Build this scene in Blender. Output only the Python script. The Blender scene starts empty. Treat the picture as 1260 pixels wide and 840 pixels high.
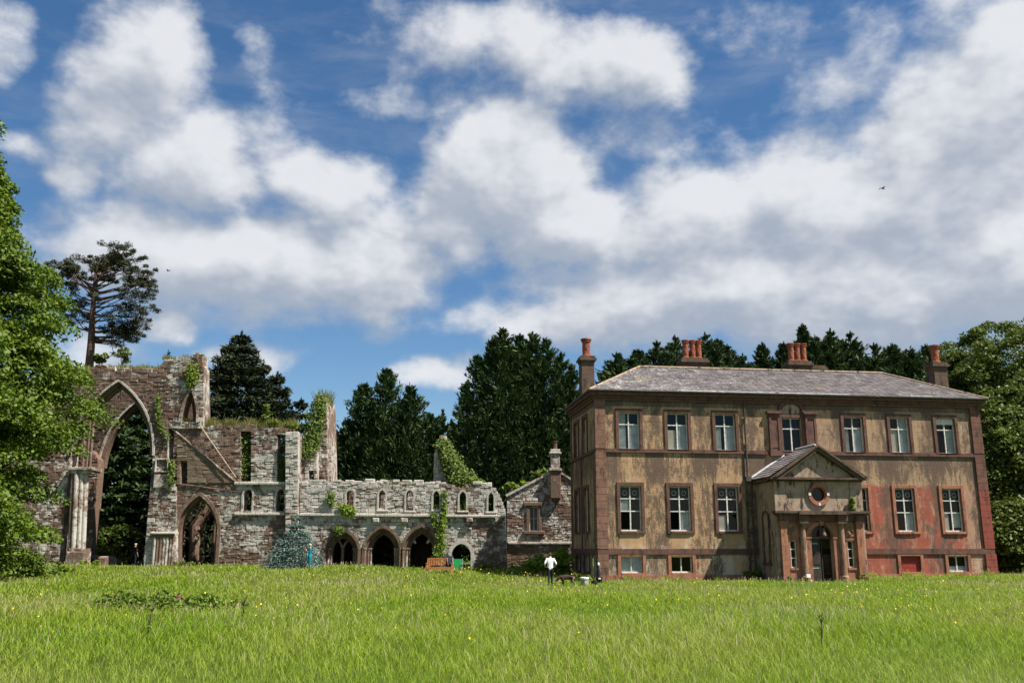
import bpy, bmesh, math, random
import numpy as np
from mathutils import Vector, Matrix, noise as mnoise
from mathutils.geometry import tessellate_polygon

rnd = random.Random(7)
C = bpy.context.scene.collection
# ------------------------------------------------------------------ camera model
F, PT, HC = 1120.0, 0.2213, 1.65          # focal length in photo pixels, pitch, eye height
TH, XC, YC = 0.1334, 4.971, 54.0          # house: turn about z, left front corner
cp, sp, ct, st = math.cos(PT), math.sin(PT), math.cos(TH), math.sin(TH)


def A(px, py, Y=64.0):
    """x and z of the point seen at photo pixel (px, py) on the upright plane y = Y."""
    a = (px - 630) / F
    b = -(py - 420) / F
    dy, dz = cp - b * sp, sp + b * cp
    t = Y / dy
    return a * t, HC + dz * t


def house_to_world(u, d, z):
    return XC + u * ct - d * st, YC + u * st + d * ct, z


# ------------------------------------------------------------------ object helpers
def tag(o, label=None, cat=None, group=None, kind=None):
    if label: o['label'] = label
    if cat: o['category'] = cat
    if group: o['group'] = group
    if kind: o['kind'] = kind
    return o


def empty(name, loc=(0, 0, 0), rz=0.0):
    o = bpy.data.objects.new(name, None)
    o.empty_display_size = 0.3
    C.objects.link(o)
    o.location = loc
    o.rotation_euler = (0, 0, rz)
    return o


def link(name, me, mats, parent=None):
    if not isinstance(mats, (list, tuple)): mats = [mats]
    for m in mats: me.materials.append(m)
    o = bpy.data.objects.new(name, me)
    C.objects.link(o)
    if parent: o.parent = parent
    return o


def copy_tree(o, parent=None):
    c = o.copy()
    C.objects.link(c)
    if parent: c.parent = parent
    for ch in list(o.children):
        copy_tree(ch, c)
    return c


class MB:
    """Collects shapes; build() links them as ONE mesh object."""
    def __init__(s):
        s.v, s.f, s.c, s.mi = [], [], [], []
        s.col = (0.5, 0.3, 0.3)
        s.m = 0

    def add(s, vs, fs):
        n = len(s.v)
        s.v += [tuple(p) for p in vs]
        s.c += [s.col] * len(vs)
        s.f += [tuple(i + n for i in f) for f in fs]
        s.mi += [s.m] * len(fs)

    def box(s, x0, x1, y0, y1, z0, z1, ch=0.0):
        if ch <= 0:
            s.add([(x0, y0, z0), (x1, y0, z0), (x1, y1, z0), (x0, y1, z0), (x0, y0, z1), (x1, y0, z1), (x1, y1, z1), (x0, y1, z1)],
                  [(0, 3, 2, 1), (4, 5, 6, 7), (0, 1, 5, 4), (1, 2, 6, 5), (2, 3, 7, 6), (3, 0, 4, 7)])
        else:   # chamfered on the faces that meet the front (y0)
            s.add([(x0 + ch, y0, z0 + ch), (x1 - ch, y0, z0 + ch), (x1 - ch, y0, z1 - ch), (x0 + ch, y0, z1 - ch),
                   (x0, y0 + ch, z0), (x1, y0 + ch, z0), (x1, y0 + ch, z1), (x0, y0 + ch, z1),
                   (x0, y1, z0), (x1, y1, z0), (x1, y1, z1), (x0, y1, z1)],
                  [(0, 1, 2, 3), (0, 4, 5, 1), (1, 5, 6, 2), (2, 6, 7, 3), (3, 7, 4, 0),
                   (4, 8, 9, 5), (5, 9, 10, 6), (6, 10, 11, 7), (7, 11, 8, 4), (8, 11, 10, 9)])

    def prism(s, outer, holes, y0, y1):
        """2D polygon (x, z) with holes, extruded from y0 to y1."""
        loops = [list(outer)] + [list(h) for h in holes]
        pts = [p for l in loops for p in l]
        tris = tessellate_polygon([[Vector((p[0], p[1], 0)) for p in l] for l in loops])
        n = len(pts)
        fs = []
        for t in tris:
            a, b, c = [pts[i] for i in t]
            cr = (b[0] - a[0]) * (c[1] - a[1]) - (b[1] - a[1]) * (c[0] - a[0])
            t = tuple(t) if cr > 0 else tuple(reversed(t))
            fs.append(t)
            fs.append(tuple(i + n for i in reversed(t)))
        k = 0
        for li, l in enumerate(loops):
            m = len(l)
            ar = sum(l[i][0] * l[(i + 1) % m][1] - l[(i + 1) % m][0] * l[i][1] for i in range(m))
            flip = (ar < 0) != (li > 0)
            for i in range(m):
                a, b = k + i, k + (i + 1) % m
                q = (a, a + n, b + n, b)
                fs.append(tuple(reversed(q)) if not flip else q)
            k += m
        s.add([(p[0], y0, p[1]) for p in pts] + [(p[0], y1, p[1]) for p in pts], fs)

    def tube(s, path, rad, n=8, cap=True):
        path = [Vector(p) for p in path]
        if not isinstance(rad, (list, tuple)): rad = [rad] * len(path)
        vs, fs = [], []
        for i, p in enumerate(path):
            d = (path[min(i + 1, len(path) - 1)] - path[max(i - 1, 0)])
            d = d.normalized() if d.length > 1e-9 else Vector((0, 0, 1))
            a = Vector((0, 1, 0)) if abs(d.y) < 0.8 else Vector((1, 0, 0))
            x = d.cross(a).normalized(); y = d.cross(x)
            for k in range(n):
                t = 2 * math.pi * k / n
                vs.append(p + (x * math.cos(t) + y * math.sin(t)) * rad[i])
        for i in range(len(path) - 1):
            for k in range(n):
                a, b = i * n + k, i * n + (k + 1) % n
                fs.append((a, b, b + n, a + n))
        if cap:
            fs.append(tuple(range(n)))
            fs.append(tuple(reversed(range((len(path) - 1) * n, len(path) * n))))
        s.add(vs, fs)

    def lathe(s, cx, cy, prof, n=14, cap=True, twist=None):
        vs, fs = [], []
        for j, (r, z) in enumerate(prof):
            for k in range(n):
                t = 2 * math.pi * k / n
                rr = r if twist is None else r * (1 + twist * math.cos(4 * t + z * 11))
                vs.append((cx + rr * math.cos(t), cy + rr * math.sin(t), z))
        for j in range(len(prof) - 1):
            for k in range(n):
                a, b = j * n + k, j * n + (k + 1) % n
                fs.append((a, b, b + n, a + n))
        if cap:
            fs.append(tuple(reversed(range(n))))
            fs.append(tuple(range((len(prof) - 1) * n, len(prof) * n)))
        s.add(vs, fs)

    def ring(s, outer, inner, y0, y1):
        """band between two polylines of equal length (x, z), from y0 to y1."""
        n = len(outer)
        vs = []
        for o, i in zip(outer, inner):
            vs += [(o[0], y0, o[1]), (i[0], y0, i[1]), (i[0], y1, i[1]), (o[0], y1, o[1])]
        fs = []
        for k in range(n - 1):
            a = 4 * k
            for e in range(4):
                b = (e + 1) % 4
                fs.append((a + e, a + b, a + 4 + b, a + 4 + e))
        fs.append((0, 3, 2, 1)); fs.append((4 * n - 4, 4 * n - 3, 4 * n - 2, 4 * n - 1))
        s.add(vs, fs)

    def build(s, name, mat, parent=None, smooth=False, recalc=False):
        me = bpy.data.meshes.new(name)
        me.from_pydata(s.v, [], s.f)
        at = me.attributes.new('stone', 'FLOAT_COLOR', 'POINT')
        arr = np.ones((len(s.v), 4), np.float32)
        arr[:, :3] = np.array(s.c, np.float32).reshape(-1, 3)
        at.data.foreach_set('color', arr.ravel())
        me.polygons.foreach_set('material_index', s.mi)
        if recalc:
            bm = bmesh.new(); bm.from_mesh(me)
            bmesh.ops.recalc_face_normals(bm, faces=bm.faces)
            bm.to_mesh(me); bm.free()
        if smooth:
            me.polygons.foreach_set('use_smooth', [True] * len(me.polygons))
        me.update()
        return link(name, me, mat, parent)


def np_mesh(name, verts, faces, tint, mat, parent=None):
    """faces: (n, k) array of one size; tint: one value per face."""
    me = bpy.data.meshes.new(name)
    nv, (nf, k) = len(verts), faces.shape
    me.vertices.add(nv); me.vertices.foreach_set('co', verts.astype(np.float32).ravel())
    me.loops.add(nf * k); me.loops.foreach_set('vertex_index', faces.astype(np.int32).ravel())
    me.polygons.add(nf); me.polygons.foreach_set('loop_start', np.arange(0, nf * k, k, dtype=np.int32))
    at = me.attributes.new('tint', 'FLOAT', 'FACE')
    at.data.foreach_set('value', tint.astype(np.float32))
    me.update(calc_edges=True)
    return link(name, me, mat, parent)


# ------------------------------------------------------------------ material helper
class G:
    def __init__(s, nt):
        s.nt = nt; s.n = nt.nodes; s.l = nt.links

    def node(s, t, **kw):
        n = s.n.new(t)
        for k, v in kw.items(): setattr(n, k, v)
        return n

    def put(s, sock, v):
        if v is None: return
        if isinstance(v, bpy.types.NodeSocket): s.l.new(v, sock)
        elif isinstance(v, (tuple, list)) and sock.type == 'RGBA' and len(v) == 3: sock.default_value = (*v, 1)
        else: sock.default_value = v

    def math(s, op, a, b=None, c=None, clamp=False):
        n = s.node('ShaderNodeMath', operation=op, use_clamp=clamp)
        for i, v in enumerate((a, b, c)): s.put(n.inputs[i], v)
        return n.outputs[0]

    def vmath(s, op, a, b=None):
        n = s.node('ShaderNodeVectorMath', operation=op)
        s.put(n.inputs[0], a); s.put(n.inputs[1], b)
        return n.outputs['Value'] if op in ('LENGTH', 'DOT_PRODUCT') else n.outputs[0]

    def noise(s, vec, scale, detail=4, rough=0.55, out='Fac', dist=0.0):
        n = s.node('ShaderNodeTexNoise')
        s.put(n.inputs['Vector'], vec); n.inputs['Scale'].default_value = scale
        n.inputs['Detail'].default_value = detail; n.inputs['Roughness'].default_value = rough
        n.inputs['Distortion'].default_value = dist
        return n.outputs[out]

    def mix(s, f, a, b, blend='MIX'):
        n = s.node('ShaderNodeMix', data_type='RGBA', blend_type=blend)
        n.clamp_factor = True
        s.put(n.inputs[0], f); s.put(n.inputs[6], a); s.put(n.inputs[7], b)
        return n.outputs[2]

    def step(s, v, a, b, smooth=True):
        n = s.node('ShaderNodeMapRange', interpolation_type='SMOOTHSTEP' if smooth else 'LINEAR')
        s.put(n.inputs[0], v); s.put(n.inputs[1], a); s.put(n.inputs[2], b)
        return n.outputs[0]

    def scale(s, vec, x, y, z):
        return s.vmath('MULTIPLY', vec, (x, y, z))

    def coord(s, k='Object'):
        return s.node('ShaderNodeTexCoord').outputs[k]

    def sep(s, vec):
        n = s.node('ShaderNodeSeparateXYZ'); s.put(n.inputs[0], vec); return n.outputs

    def attr(s, name, out='Fac'):
        return s.node('ShaderNodeAttribute', attribute_name=name).outputs[out]

    def bump(s, h, strength=0.5, dist=0.03):
        n = s.node('ShaderNodeBump'); s.put(n.inputs['Height'], h)
        n.inputs['Strength'].default_value = strength; n.inputs['Distance'].default_value = dist
        return n.outputs[0]


def mat(name):
    m = bpy.data.materials.new(name); m.use_nodes = True
    m.node_tree.nodes.clear()
    return m, G(m.node_tree)


def finish(m, g, col, rough=0.85, normal=None, spec=0.25, metal=0.0, trans=0.0, shader=None):
    out = g.node('ShaderNodeOutputMaterial')
    if shader is None:
        p = g.node('ShaderNodeBsdfPrincipled')
        g.put(p.inputs['Base Color'], col); g.put(p.inputs['Roughness'], rough)
        p.inputs['Specular IOR Level'].default_value = spec; p.inputs['Metallic'].default_value = metal
        if normal is not None: g.put(p.inputs['Normal'], normal)
        shader = p.outputs[0]
        if trans > 0:
            t = g.node('ShaderNodeBsdfTranslucent'); g.put(t.inputs[0], col)
            mx = g.node('ShaderNodeMixShader'); mx.inputs[0].default_value = trans
            g.l.new(shader, mx.inputs[1]); g.l.new(t.outputs[0], mx.inputs[2]); shader = mx.outputs[0]
    g.l.new(shader, out.inputs[0])
    return m


def plain(name, col, rough=0.7, var=0.25, scale=6.0, spec=0.25, metal=0.0):
    m, g = mat(name)
    v = g.noise(g.coord(), scale, 5, 0.6)
    dk = tuple(c * (1 - var) for c in col); lt = tuple(min(1, c * (1 + var)) for c in col)
    return finish(m, g, g.mix(g.step(v, 0.3, 0.7), dk, lt), rough, spec=spec, metal=metal, normal=g.bump(v, 0.2, 0.01))


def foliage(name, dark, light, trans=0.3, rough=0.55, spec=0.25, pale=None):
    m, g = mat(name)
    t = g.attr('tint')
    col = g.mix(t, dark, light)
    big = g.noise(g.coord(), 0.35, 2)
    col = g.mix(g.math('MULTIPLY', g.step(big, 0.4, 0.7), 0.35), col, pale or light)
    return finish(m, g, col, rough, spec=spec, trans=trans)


def ruin_stone(name, red=(0.172, 0.104, 0.080), tan=(0.235, 0.172, 0.128), dark=(0.045, 0.033, 0.026), white=(0.56, 0.525, 0.47), moss=0.25):
    m, g = mat(name)
    p = g.coord()
    a = g.node('ShaderNodeAttribute', attribute_name='stone')
    sc = g.node('ShaderNodeSeparateColor'); g.l.new(a.outputs['Color'], sc.inputs[0])
    r, w, d = sc.outputs
    n1 = g.noise(p, 0.55, 6, 0.62); n2 = g.noise(p, 2.6, 7, 0.65); n3 = g.noise(p, 11.0, 5, 0.7)
    col = g.mix(r, red, tan)
    col = g.mix(g.step(n3, 0.35, 0.75), col, tuple(c * 0.55 for c in red))
    # lichen and old limewash: white patches of their own shape
    wv = g.math('ADD', g.math('MULTIPLY', n2, 0.75), g.math('MULTIPLY', n1, 0.62))
    wv = g.math('ADD', wv, g.math('MULTIPLY', g.math('SUBTRACT', r, 0.5), 0.12))
    wv = g.math('ADD', wv, g.math('MULTIPLY', g.math('SUBTRACT', n3, 0.5), 0.45))
    wv = g.math('SUBTRACT', wv, g.math('SUBTRACT', 1.01, g.math('MULTIPLY', w, 0.72)))
    wm = g.step(wv, 0.0, 0.14)
    col = g.mix(wm, col, g.mix(n3, white, tuple(c * 0.62 for c in white)))
    # soot and wet streaks
    stv = g.noise(g.scale(p, 1.6, 1.6, 0.28), 1.5, 6, 0.65)
    dv = g.math('ADD', stv, g.math('MULTIPLY', d, 0.45))
    col = g.mix(g.math('MULTIPLY', g.step(dv, 0.66, 0.90), 0.8), col, dark)
    mv = g.math('ADD', g.noise(p, 0.9, 5, 0.6), g.math('MULTIPLY', g.noise(p, 9, 3), 0.25))
    col = g.mix(g.math('MULTIPLY', g.step(mv, 0.74, 0.86), moss * 2), col, (0.075, 0.085, 0.02))
    h = g.math('ADD', g.math('MULTIPLY', n2, 0.7), g.math('MULTIPLY', n3, 0.5))
    return finish(m, g, col, 0.92, normal=g.bump(h, 0.9, 0.06), spec=0.15)


def stucco():
    m, g = mat('stained_render')
    p = g.coord(); x, y, z = g.sep(p)
    n1 = g.noise(p, 0.45, 6, 0.6); n2 = g.noise(p, 2.2, 7, 0.65); n3 = g.noise(p, 14, 5, 0.7)
    col = g.mix(g.step(n1, 0.35, 0.65), (0.425, 0.268, 0.142), (0.315, 0.202, 0.118))
    col = g.mix(g.step(n2, 0.38, 0.75), col, (0.47, 0.315, 0.185))
    # frieze and right-hand bays: greyer, browner render
    right = g.step(g.math('ADD', x, g.math('MULTIPLY', n1, 5.0)), 11.5, 15.0)
    col = g.mix(g.math('MULTIPLY', right, 0.5), col, (0.26, 0.18, 0.13))
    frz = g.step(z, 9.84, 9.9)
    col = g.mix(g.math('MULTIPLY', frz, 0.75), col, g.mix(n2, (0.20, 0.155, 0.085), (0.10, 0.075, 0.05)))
    # pale, bare patches
    pv = g.noise(g.scale(p, 1.3, 1.3, 0.55), 0.9, 7, 0.62)
    low = g.step(z, 2.6, 0.9)
    col = g.mix(g.step(g.math('ADD', pv, g.math('MULTIPLY', low, 0.16)), 0.60, 0.70), col, (0.46, 0.38, 0.28))
    # red limewash on the lower right storey
    ra = g.step(g.math('ADD', x, g.math('MULTIPLY', g.math('SUBTRACT', n2, 0.5), 1.6)), 14.4, 14.9)
    rb = g.step(g.math('ADD', z, g.math('MULTIPLY', g.math('SUBTRACT', n2, 0.5), 0.55)), 5.35, 5.2)
    rc = g.math('SUBTRACT', 1.0, g.math('MULTIPLY', g.step(g.math('ADD', x, g.math('MULTIPLY', n2, 1.4)), 23.7, 24.0), 0.75))
    red = g.mix(g.step(n2, .3, .7), (0.36, 0.105, 0.070), (0.24, 0.075, 0.052))
    wear = g.math('SUBTRACT', 1.0, g.step(g.noise(g.scale(p, 1.5, 1.5, 0.6), 1.1, 7, 0.65), 0.50, 0.66))
    wear = g.math('MAXIMUM', wear, 0.12)
    rm = g.math('MULTIPLY', g.math('MULTIPLY', ra, rb), g.math('MULTIPLY', rc, wear))
    col = g.mix(rm, col, red)
    pk = g.math('MULTIPLY', g.math('MULTIPLY', ra, rb), g.math('SUBTRACT', 1.0, rm))
    col = g.mix(g.math('MULTIPLY', pk, 0.6), col, (0.40, 0.24, 0.175))
    # soot: runs below the sills and blotches between the bays
    bay = g.math('MULTIPLY', g.math('ADD', g.math('COSINE', g.math('MULTIPLY', g.math('SUBTRACT', x, 3.6), 2 * math.pi / 2.98)), 1), 0.5)
    s1 = g.noise(g.scale(p, 1.9, 1.9, 0.33), 2.0, 11, 0.76, dist=0.3)
    s2 = g.noise(g.scale(p, 1.0, 1.0, 0.55), 1.15, 11, 0.74, dist=0.4)
    z1 = g.math('MULTIPLY', g.step(z, 4.9, 6.6), g.step(z, 7.3, 7.1))
    zone = g.math('ADD', g.math('MULTIPLY', z1, 0.09), g.math('MULTIPLY', bay, 0.135))
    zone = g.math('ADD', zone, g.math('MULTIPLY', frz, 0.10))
    zone = g.math('ADD', zone, g.math('MULTIPLY', right, 0.02))
    grit = g.math('MULTIPLY', g.math('SUBTRACT', n3, 0.5), 0.5)
    sv = g.math('ADD', g.math('ADD', s1, zone), grit)
    sw_ = g.math('ADD', g.math('ADD', s2, g.math('MULTIPLY', zone, 0.9)), grit)
    sv = g.math('MAXIMUM', g.math('SUBTRACT', sv, 0.02), g.math('SUBTRACT', sw_, 0.015))
    col = g.mix(g.math('MULTIPLY', g.step(sv, 0.55, 0.665), 0.93), col, g.mix(g.step(n3, .35, .65), (0.055, 0.040, 0.034), (0.15, 0.105, 0.078)))
    # crazed, broken lines in the old render where stone joints print through
    br = g.node('ShaderNodeTexBrick'); g.put(br.inputs['Vector'], g.node('ShaderNodeCombineXYZ').outputs[0])
    cx = br.inputs['Vector'].links[0].from_node
    g.put(cx.inputs[0], g.math('ADD', x, g.math('MULTIPLY', n2, 0.12))); g.put(cx.inputs[1], g.math('ADD', z, g.math('MULTIPLY', n2, 0.12)))
    br.inputs['Scale'].default_value = 1.0; br.inputs['Brick Width'].default_value = 0.7; br.inputs['Row Height'].default_value = 0.3
    br.inputs['Mortar Size'].default_value = 0.02; br.inputs['Mortar Smooth'].default_value = 0.4
    jl = g.math('MULTIPLY', br.outputs['Fac'], g.step(g.noise(p, 0.8, 4), 0.5, 0.62))
    col = g.mix(g.math('MULTIPLY', jl, 0.45), col, (0.07, 0.05, 0.04))
    col = g.mix(g.math('MULTIPLY', g.step(n3, 0.6, 0.75), 0.35), col, (0.09, 0.065, 0.05))
    h = g.math('ADD', g.math('MULTIPLY', n2, 0.8), g.math('MULTIPLY', n3, 0.5))
    return finish(m, g, col, 0.93, normal=g.bump(h, 0.55, 0.035), spec=0.12)


def trim_stone(name, base, alt, dirt=0.5, course=None, redz=None):
    m, g = mat(name)
    p = g.coord(); n2 = g.noise(p, 2.3, 6, 0.65); n3 = g.noise(p, 13, 5, 0.7)
    col = g.mix(g.step(n2, 0.35, 0.68), base, alt)
    if redz: col = g.mix(g.math('MULTIPLY', g.step(g.math('ADD', g.sep(p)[2], n2), redz + .65, redz + .35), .85), col, g.mix(n3, (0.30, 0.068, 0.045), (0.2, 0.06, 0.045)))
    s1 = g.noise(g.scale(p, 1.7, 1.7, 0.5), 1.9, 7, 0.7)
    col = g.mix(g.math('MULTIPLY', g.step(g.math('ADD', s1, g.math('MULTIPLY', n3, 0.25)), 0.62, 0.80), dirt * 1.6), col, (0.045, 0.032, 0.027))
    col = g.mix(g.math('MULTIPLY', g.step(g.noise(p, 3.7, 6, 0.7), 0.62, 0.72), 0.5), col, (0.38, 0.29, 0.23))
    h = g.math('ADD', n2, g.math('MULTIPLY', n3, 0.6))
    if course:
        zz = g.math('FRACT', g.math('MULTIPLY', g.sep(p)[2], 1 / course))
        ln = g.math('MULTIPLY', g.step(zz, 0.06, 0.0), 1.0)
        col = g.mix(g.math('MULTIPLY', ln, 0.7), col, (0.05, 0.035, 0.03))
        h = g.math('SUBTRACT', h, ln)
    return finish(m, g, col, 0.9, normal=g.bump(h, 0.6, 0.03), spec=0.15)


def slate():
    m, g = mat('old_slate')
    p = g.coord()
    a = g.node('ShaderNodeAttribute', attribute_name='stone')
    sc = g.node('ShaderNodeSeparateColor'); g.l.new(a.outputs['Color'], sc.inputs[0])
    n2 = g.noise(p, 1.3, 7, 0.68); n3 = g.noise(p, 7, 6, 0.72)
    col = g.mix(sc.outputs[0], (0.10, 0.085, 0.088), (0.20, 0.175, 0.175))
    lv = g.math('ADD', g.math('MULTIPLY', n3, 0.7), g.math('MULTIPLY', n2, 0.45))
    x = g.sep(p)[0]
    lv = g.math('ADD', lv, g.math('MULTIPLY', g.step(x, 12.0, 2.0), 0.06))
    col = g.mix(g.math('MULTIPLY', g.step(lv, 0.61, 0.75), .8), col, (0.50, 0.48, 0.46))
    col = g.mix(g.math('MULTIPLY', g.step(g.noise(p, 0.7, 4), 0.66, 0.74), 0.7), col, (0.30, 0.22, 0.08))
    return finish(m, g, col, 0.75, normal=g.bump(n3, 0.4, 0.02), spec=0.3)


def glass():
    m, g = mat('old_window_glass')
    n = g.noise(g.coord(), 1.3, 2)
    fr = g.node('ShaderNodeFresnel'); fr.inputs[0].default_value = 1.55
    bp = g.bump(n, 0.15, 0.02)
    gl = g.node('ShaderNodeBsdfGlossy'); gl.inputs['Roughness'].default_value = 0.03; g.l.new(bp, gl.inputs['Normal'])
    tr = g.node('ShaderNodeBsdfTransparent'); tr.inputs[0].default_value = (0.80, 0.84, 0.84, 1)
    mx = g.node('ShaderNodeMixShader'); g.put(mx.inputs[0], g.math('MULTIPLY_ADD', fr.outputs[0], 0.55, 0.0))
    g.l.new(tr.outputs[0], mx.inputs[1]); g.l.new(gl.outputs[0], mx.inputs[2])
    return finish(m, g, None, shader=mx.outputs[0])


def ground_mat():
    m, g = mat('meadow_ground')
    p = g.coord(); n1 = g.noise(p, 0.12, 5, 0.6); n2 = g.noise(p, 1.5, 6, 0.65)
    col = g.mix(g.step(n1, 0.35, 0.65), (0.060, 0.105, 0.014), (0.085, 0.125, 0.022))
    col = g.mix(g.math('MULTIPLY', n2, 0.6), col, (0.05, 0.055, 0.018))
    return finish(m, g, col, 0.95, normal=g.bump(n2, 0.8, 0.15), spec=0.1)


def grass_mat():
    m, g = mat('meadow_grass')
    p = g.coord(); t = g.attr('tint')
    n1 = g.noise(g.scale(p, 1, 0.45, 0), 0.16, 5, 0.6); n2 = g.noise(p, 0.9, 4, 0.6)
    col = g.mix(t, (0.138, 0.230, 0.010), (0.275, 0.355, 0.030))
    col = g.mix(g.math('MULTIPLY', g.step(n1, 0.44, 0.62), 0.55), col, (0.29, 0.31, 0.065))
    col = g.mix(g.math('MULTIPLY', g.step(n1, 0.48, 0.32), 0.6), col, (0.12, 0.225, 0.012))
    col = g.mix(g.math('MULTIPLY', g.step(n2, 0.5, 0.75), 0.3), col, (0.10, 0.15, 0.02))
    col = g.mix(g.step(t, 0.985, 1.0), col, (0.42, 0.37, 0.20))
    return finish(m, g, col, 0.6, spec=0.2, trans=0.35)


M = dict(
    ashlar=ruin_stone('tan_ashlar', red=(0.17, 0.125, 0.088), tan=(0.24, 0.185, 0.13)),
    ruin=ruin_stone('lichened_sandstone'), ruin_core=plain('rubble_core', (0.10, 0.068, 0.05), 0.95, 0.5, 3),
    stucco=stucco(), trim=trim_stone('brown_sandstone_trim', (0.145, 0.076, 0.058), (0.10, 0.056, 0.046), 0.55),
    trim_warm=trim_stone('red_sandstone_trim', (0.33, 0.15, 0.09), (0.25, 0.112, 0.073), 0.45),
    quoin=trim_stone('red_sandstone_quoins', (0.22, 0.118, 0.082), (0.145, 0.085, 0.064), 0.5, course=0.42),
    quoin_red=trim_stone('painted_red_quoins', (0.17, 0.082, 0.06), (0.11, 0.06, 0.05), 0.5, course=0.42, redz=5.0),
    porch=trim_stone('weathered_porch_stone', (0.36, 0.272, 0.198), (0.26, 0.19, 0.14), 0.75),
    porch_dark=trim_stone('sooty_cornice_stone', (0.12, 0.082, 0.056), (0.085, 0.058, 0.044), 0.7),
    column=trim_stone('pale_column_stone', (0.30, 0.20, 0.135), (0.22, 0.11, 0.075), 0.5),
    slate=slate(), glass=glass(), white=plain('flaking_white_paint', (0.56, 0.55, 0.50), 0.7, 0.3, 9),
    lead=plain('lead_flashing', (0.55, 0.56, 0.57), 0.5, 0.2, 4), gutter=plain('old_iron_gutter', (0.06, 0.05, 0.047), 0.6, 0.4, 4),
    curtain=plain('grey_net_curtain', (0.66, 0.67, 0.66), 0.9, 0.15, 3), board=plain('pale_board', (0.62, 0.52, 0.44), 0.8, 0.12, 3),
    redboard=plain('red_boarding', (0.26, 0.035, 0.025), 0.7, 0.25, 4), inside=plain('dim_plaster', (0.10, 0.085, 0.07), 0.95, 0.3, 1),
    door=plain('dark_door_wood', (0.040, 0.030, 0.024), 0.6, 0.3, 6), verdi=plain('green_hinge_metal', (0.16, 0.30, 0.24), 0.6, 0.2),
    pot=trim_stone('terracotta_pots', (0.30, 0.095, 0.052), (0.21, 0.07, 0.045), 0.4), bark=plain('grey_bark', (0.085, 0.065, 0.048), 0.95, 0.4, 5),
    pine_bark=plain('red_pine_bark', (0.10, 0.060, 0.042), 0.95, 0.4, 5), deadwood=plain('bleached_dead_wood', (0.36, 0.28, 0.20), 0.9, 0.3, 7),
    wood=plain('orange_wood', (0.42, 0.17, 0.055), 0.6, 0.25, 9), green_cloth=plain('green_canvas', (0.008, 0.23, 0.055), 0.75, 0.1, 5),
    steel=plain('pale_steel_tube', (0.5, 0.5, 0.5), 0.4, 0.1, 5, metal=0.6), navy=plain('navy_cloth', (0.012, 0.014, 0.03), 0.85, 0.3, 6),
    teal=plain('teal_coat_cloth', (0.008, 0.185, 0.25), 0.8, 0.15, 6), tshirt=plain('white_cotton', (0.80, 0.80, 0.80), 0.8, 0.04, 6),
    denim=plain('dark_denim', (0.014, 0.017, 0.026), 0.85, 0.3, 6), skin=plain('skin', (0.50, 0.27, 0.19), 0.55, 0.08, 20), hair_brown=plain('brown_hair', (0.06, 0.03, 0.018), 0.7, 0.3, 20),
    hair_grey=plain('grey_hair', (0.42, 0.33, 0.26), 0.7, 0.2, 20), dark_cloth=plain('dark_jacket_cloth', (0.022, 0.022, 0.032), 0.85, 0.3, 6),
    fur=plain('dark_brown_fur', (0.035, 0.018, 0.012), 0.8, 0.4, 12), fur_tan=plain('greyish_tan_fur', (0.16, 0.11, 0.085), 0.8, 0.3, 12), shoe=plain('black_leather', (0.02, 0.02, 0.02), 0.5, 0.2),
    tubgrey=plain('grey_weathered_tub', (0.30, 0.29, 0.27), 0.8, 0.25, 5), tubwhite=plain('white_rim', (0.78, 0.78, 0.76), 0.6, 0.05), blackpl=plain('black_plastic', (0.012, 0.014, 0.018), 0.45, 0.2),
    pole=plain('yellow_green_pole', (0.30, 0.36, 0.08), 0.6, 0.2, 9),
    ground=ground_mat(), grass=grass_mat(),
    leaf_lime=foliage('lime_tree_leaves', (0.040, 0.082, 0.006), (0.128, 0.188, 0.013), 0.26),
    leaf_wood=foliage('woodland_leaves', (0.048, 0.080, 0.010), (0.120, 0.155, 0.022), 0.3),
    leaf_cyp=foliage('dark_cypress_sprays', (0.015, 0.036, 0.013), (0.056, 0.092, 0.026), 0.12, spec=0.12),
    leaf_spruce=foliage('brownish_spruce_sprays', (0.015, 0.025, 0.012), (0.044, 0.056, 0.024), 0.10, spec=0.15),
    leaf_row=foliage('green_cypress_sprays', (0.018, 0.038, 0.013), (0.058, 0.090, 0.026), 0.12, spec=0.15),
    leaf_blue=foliage('blue_spruce_needles', (0.045, 0.085, 0.075), (0.200, 0.280, 0.250), 0.1),
    leaf_pine=foliage('pine_needles', (0.018, 0.028, 0.008), (0.050, 0.055, 0.018), 0.15),
    leaf_ivy=foliage('ivy_leaves', (0.046, 0.080, 0.012), (0.135, 0.185, 0.026), 0.22),
    leaf_shrub=foliage('shrub_leaves', (0.085, 0.155, 0.014), (0.225, 0.300, 0.030), 0.35),
    leaf_nettle=foliage('nettle_leaves', (0.060, 0.115, 0.010), (0.135, 0.200, 0.022), 0.3),
    leaf_drygrass=foliage('wall_top_grass', (0.13, 0.16, 0.03), (0.30, 0.27, 0.10), 0.3),
    flower=plain('yellow_petals', (0.75, 0.52, 0.02), 0.6, 0.1), feather=plain('dark_feathers', (0.02, 0.02, 0.025), 0.7, 0.2),
)

# ------------------------------------------------------------------ terrain
CTRL = np.array([(0, 0, 0), (0, 12, -.02), (-20, 20, 0.0), (20, 20, -.1), (0, 30, -.15), (2, 50, -.48), (-1, 50, -.35), (5.5, 51, -.42), (12, 52.0, -.36), (17, 53, -.36), (20, 56.0, -.08), (29, 57.5, -.1),
                 (8, 54.2, -.15), (-5, 55, .05), (-13, 61, .2), (-28, 63, .3), (-22, 64, .3), (-10, 64, .3), (0, 64, .1), (4, 61, -.15), (-29, 74, -.1), (-20, 45, .05), (30, 30, -.1), (0, 90, .3), (50, 80, .6), (-60, 60, .2), (-60, 0, 0), (60, 0, 0), (-30, 30, 0.05)], float)


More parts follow.
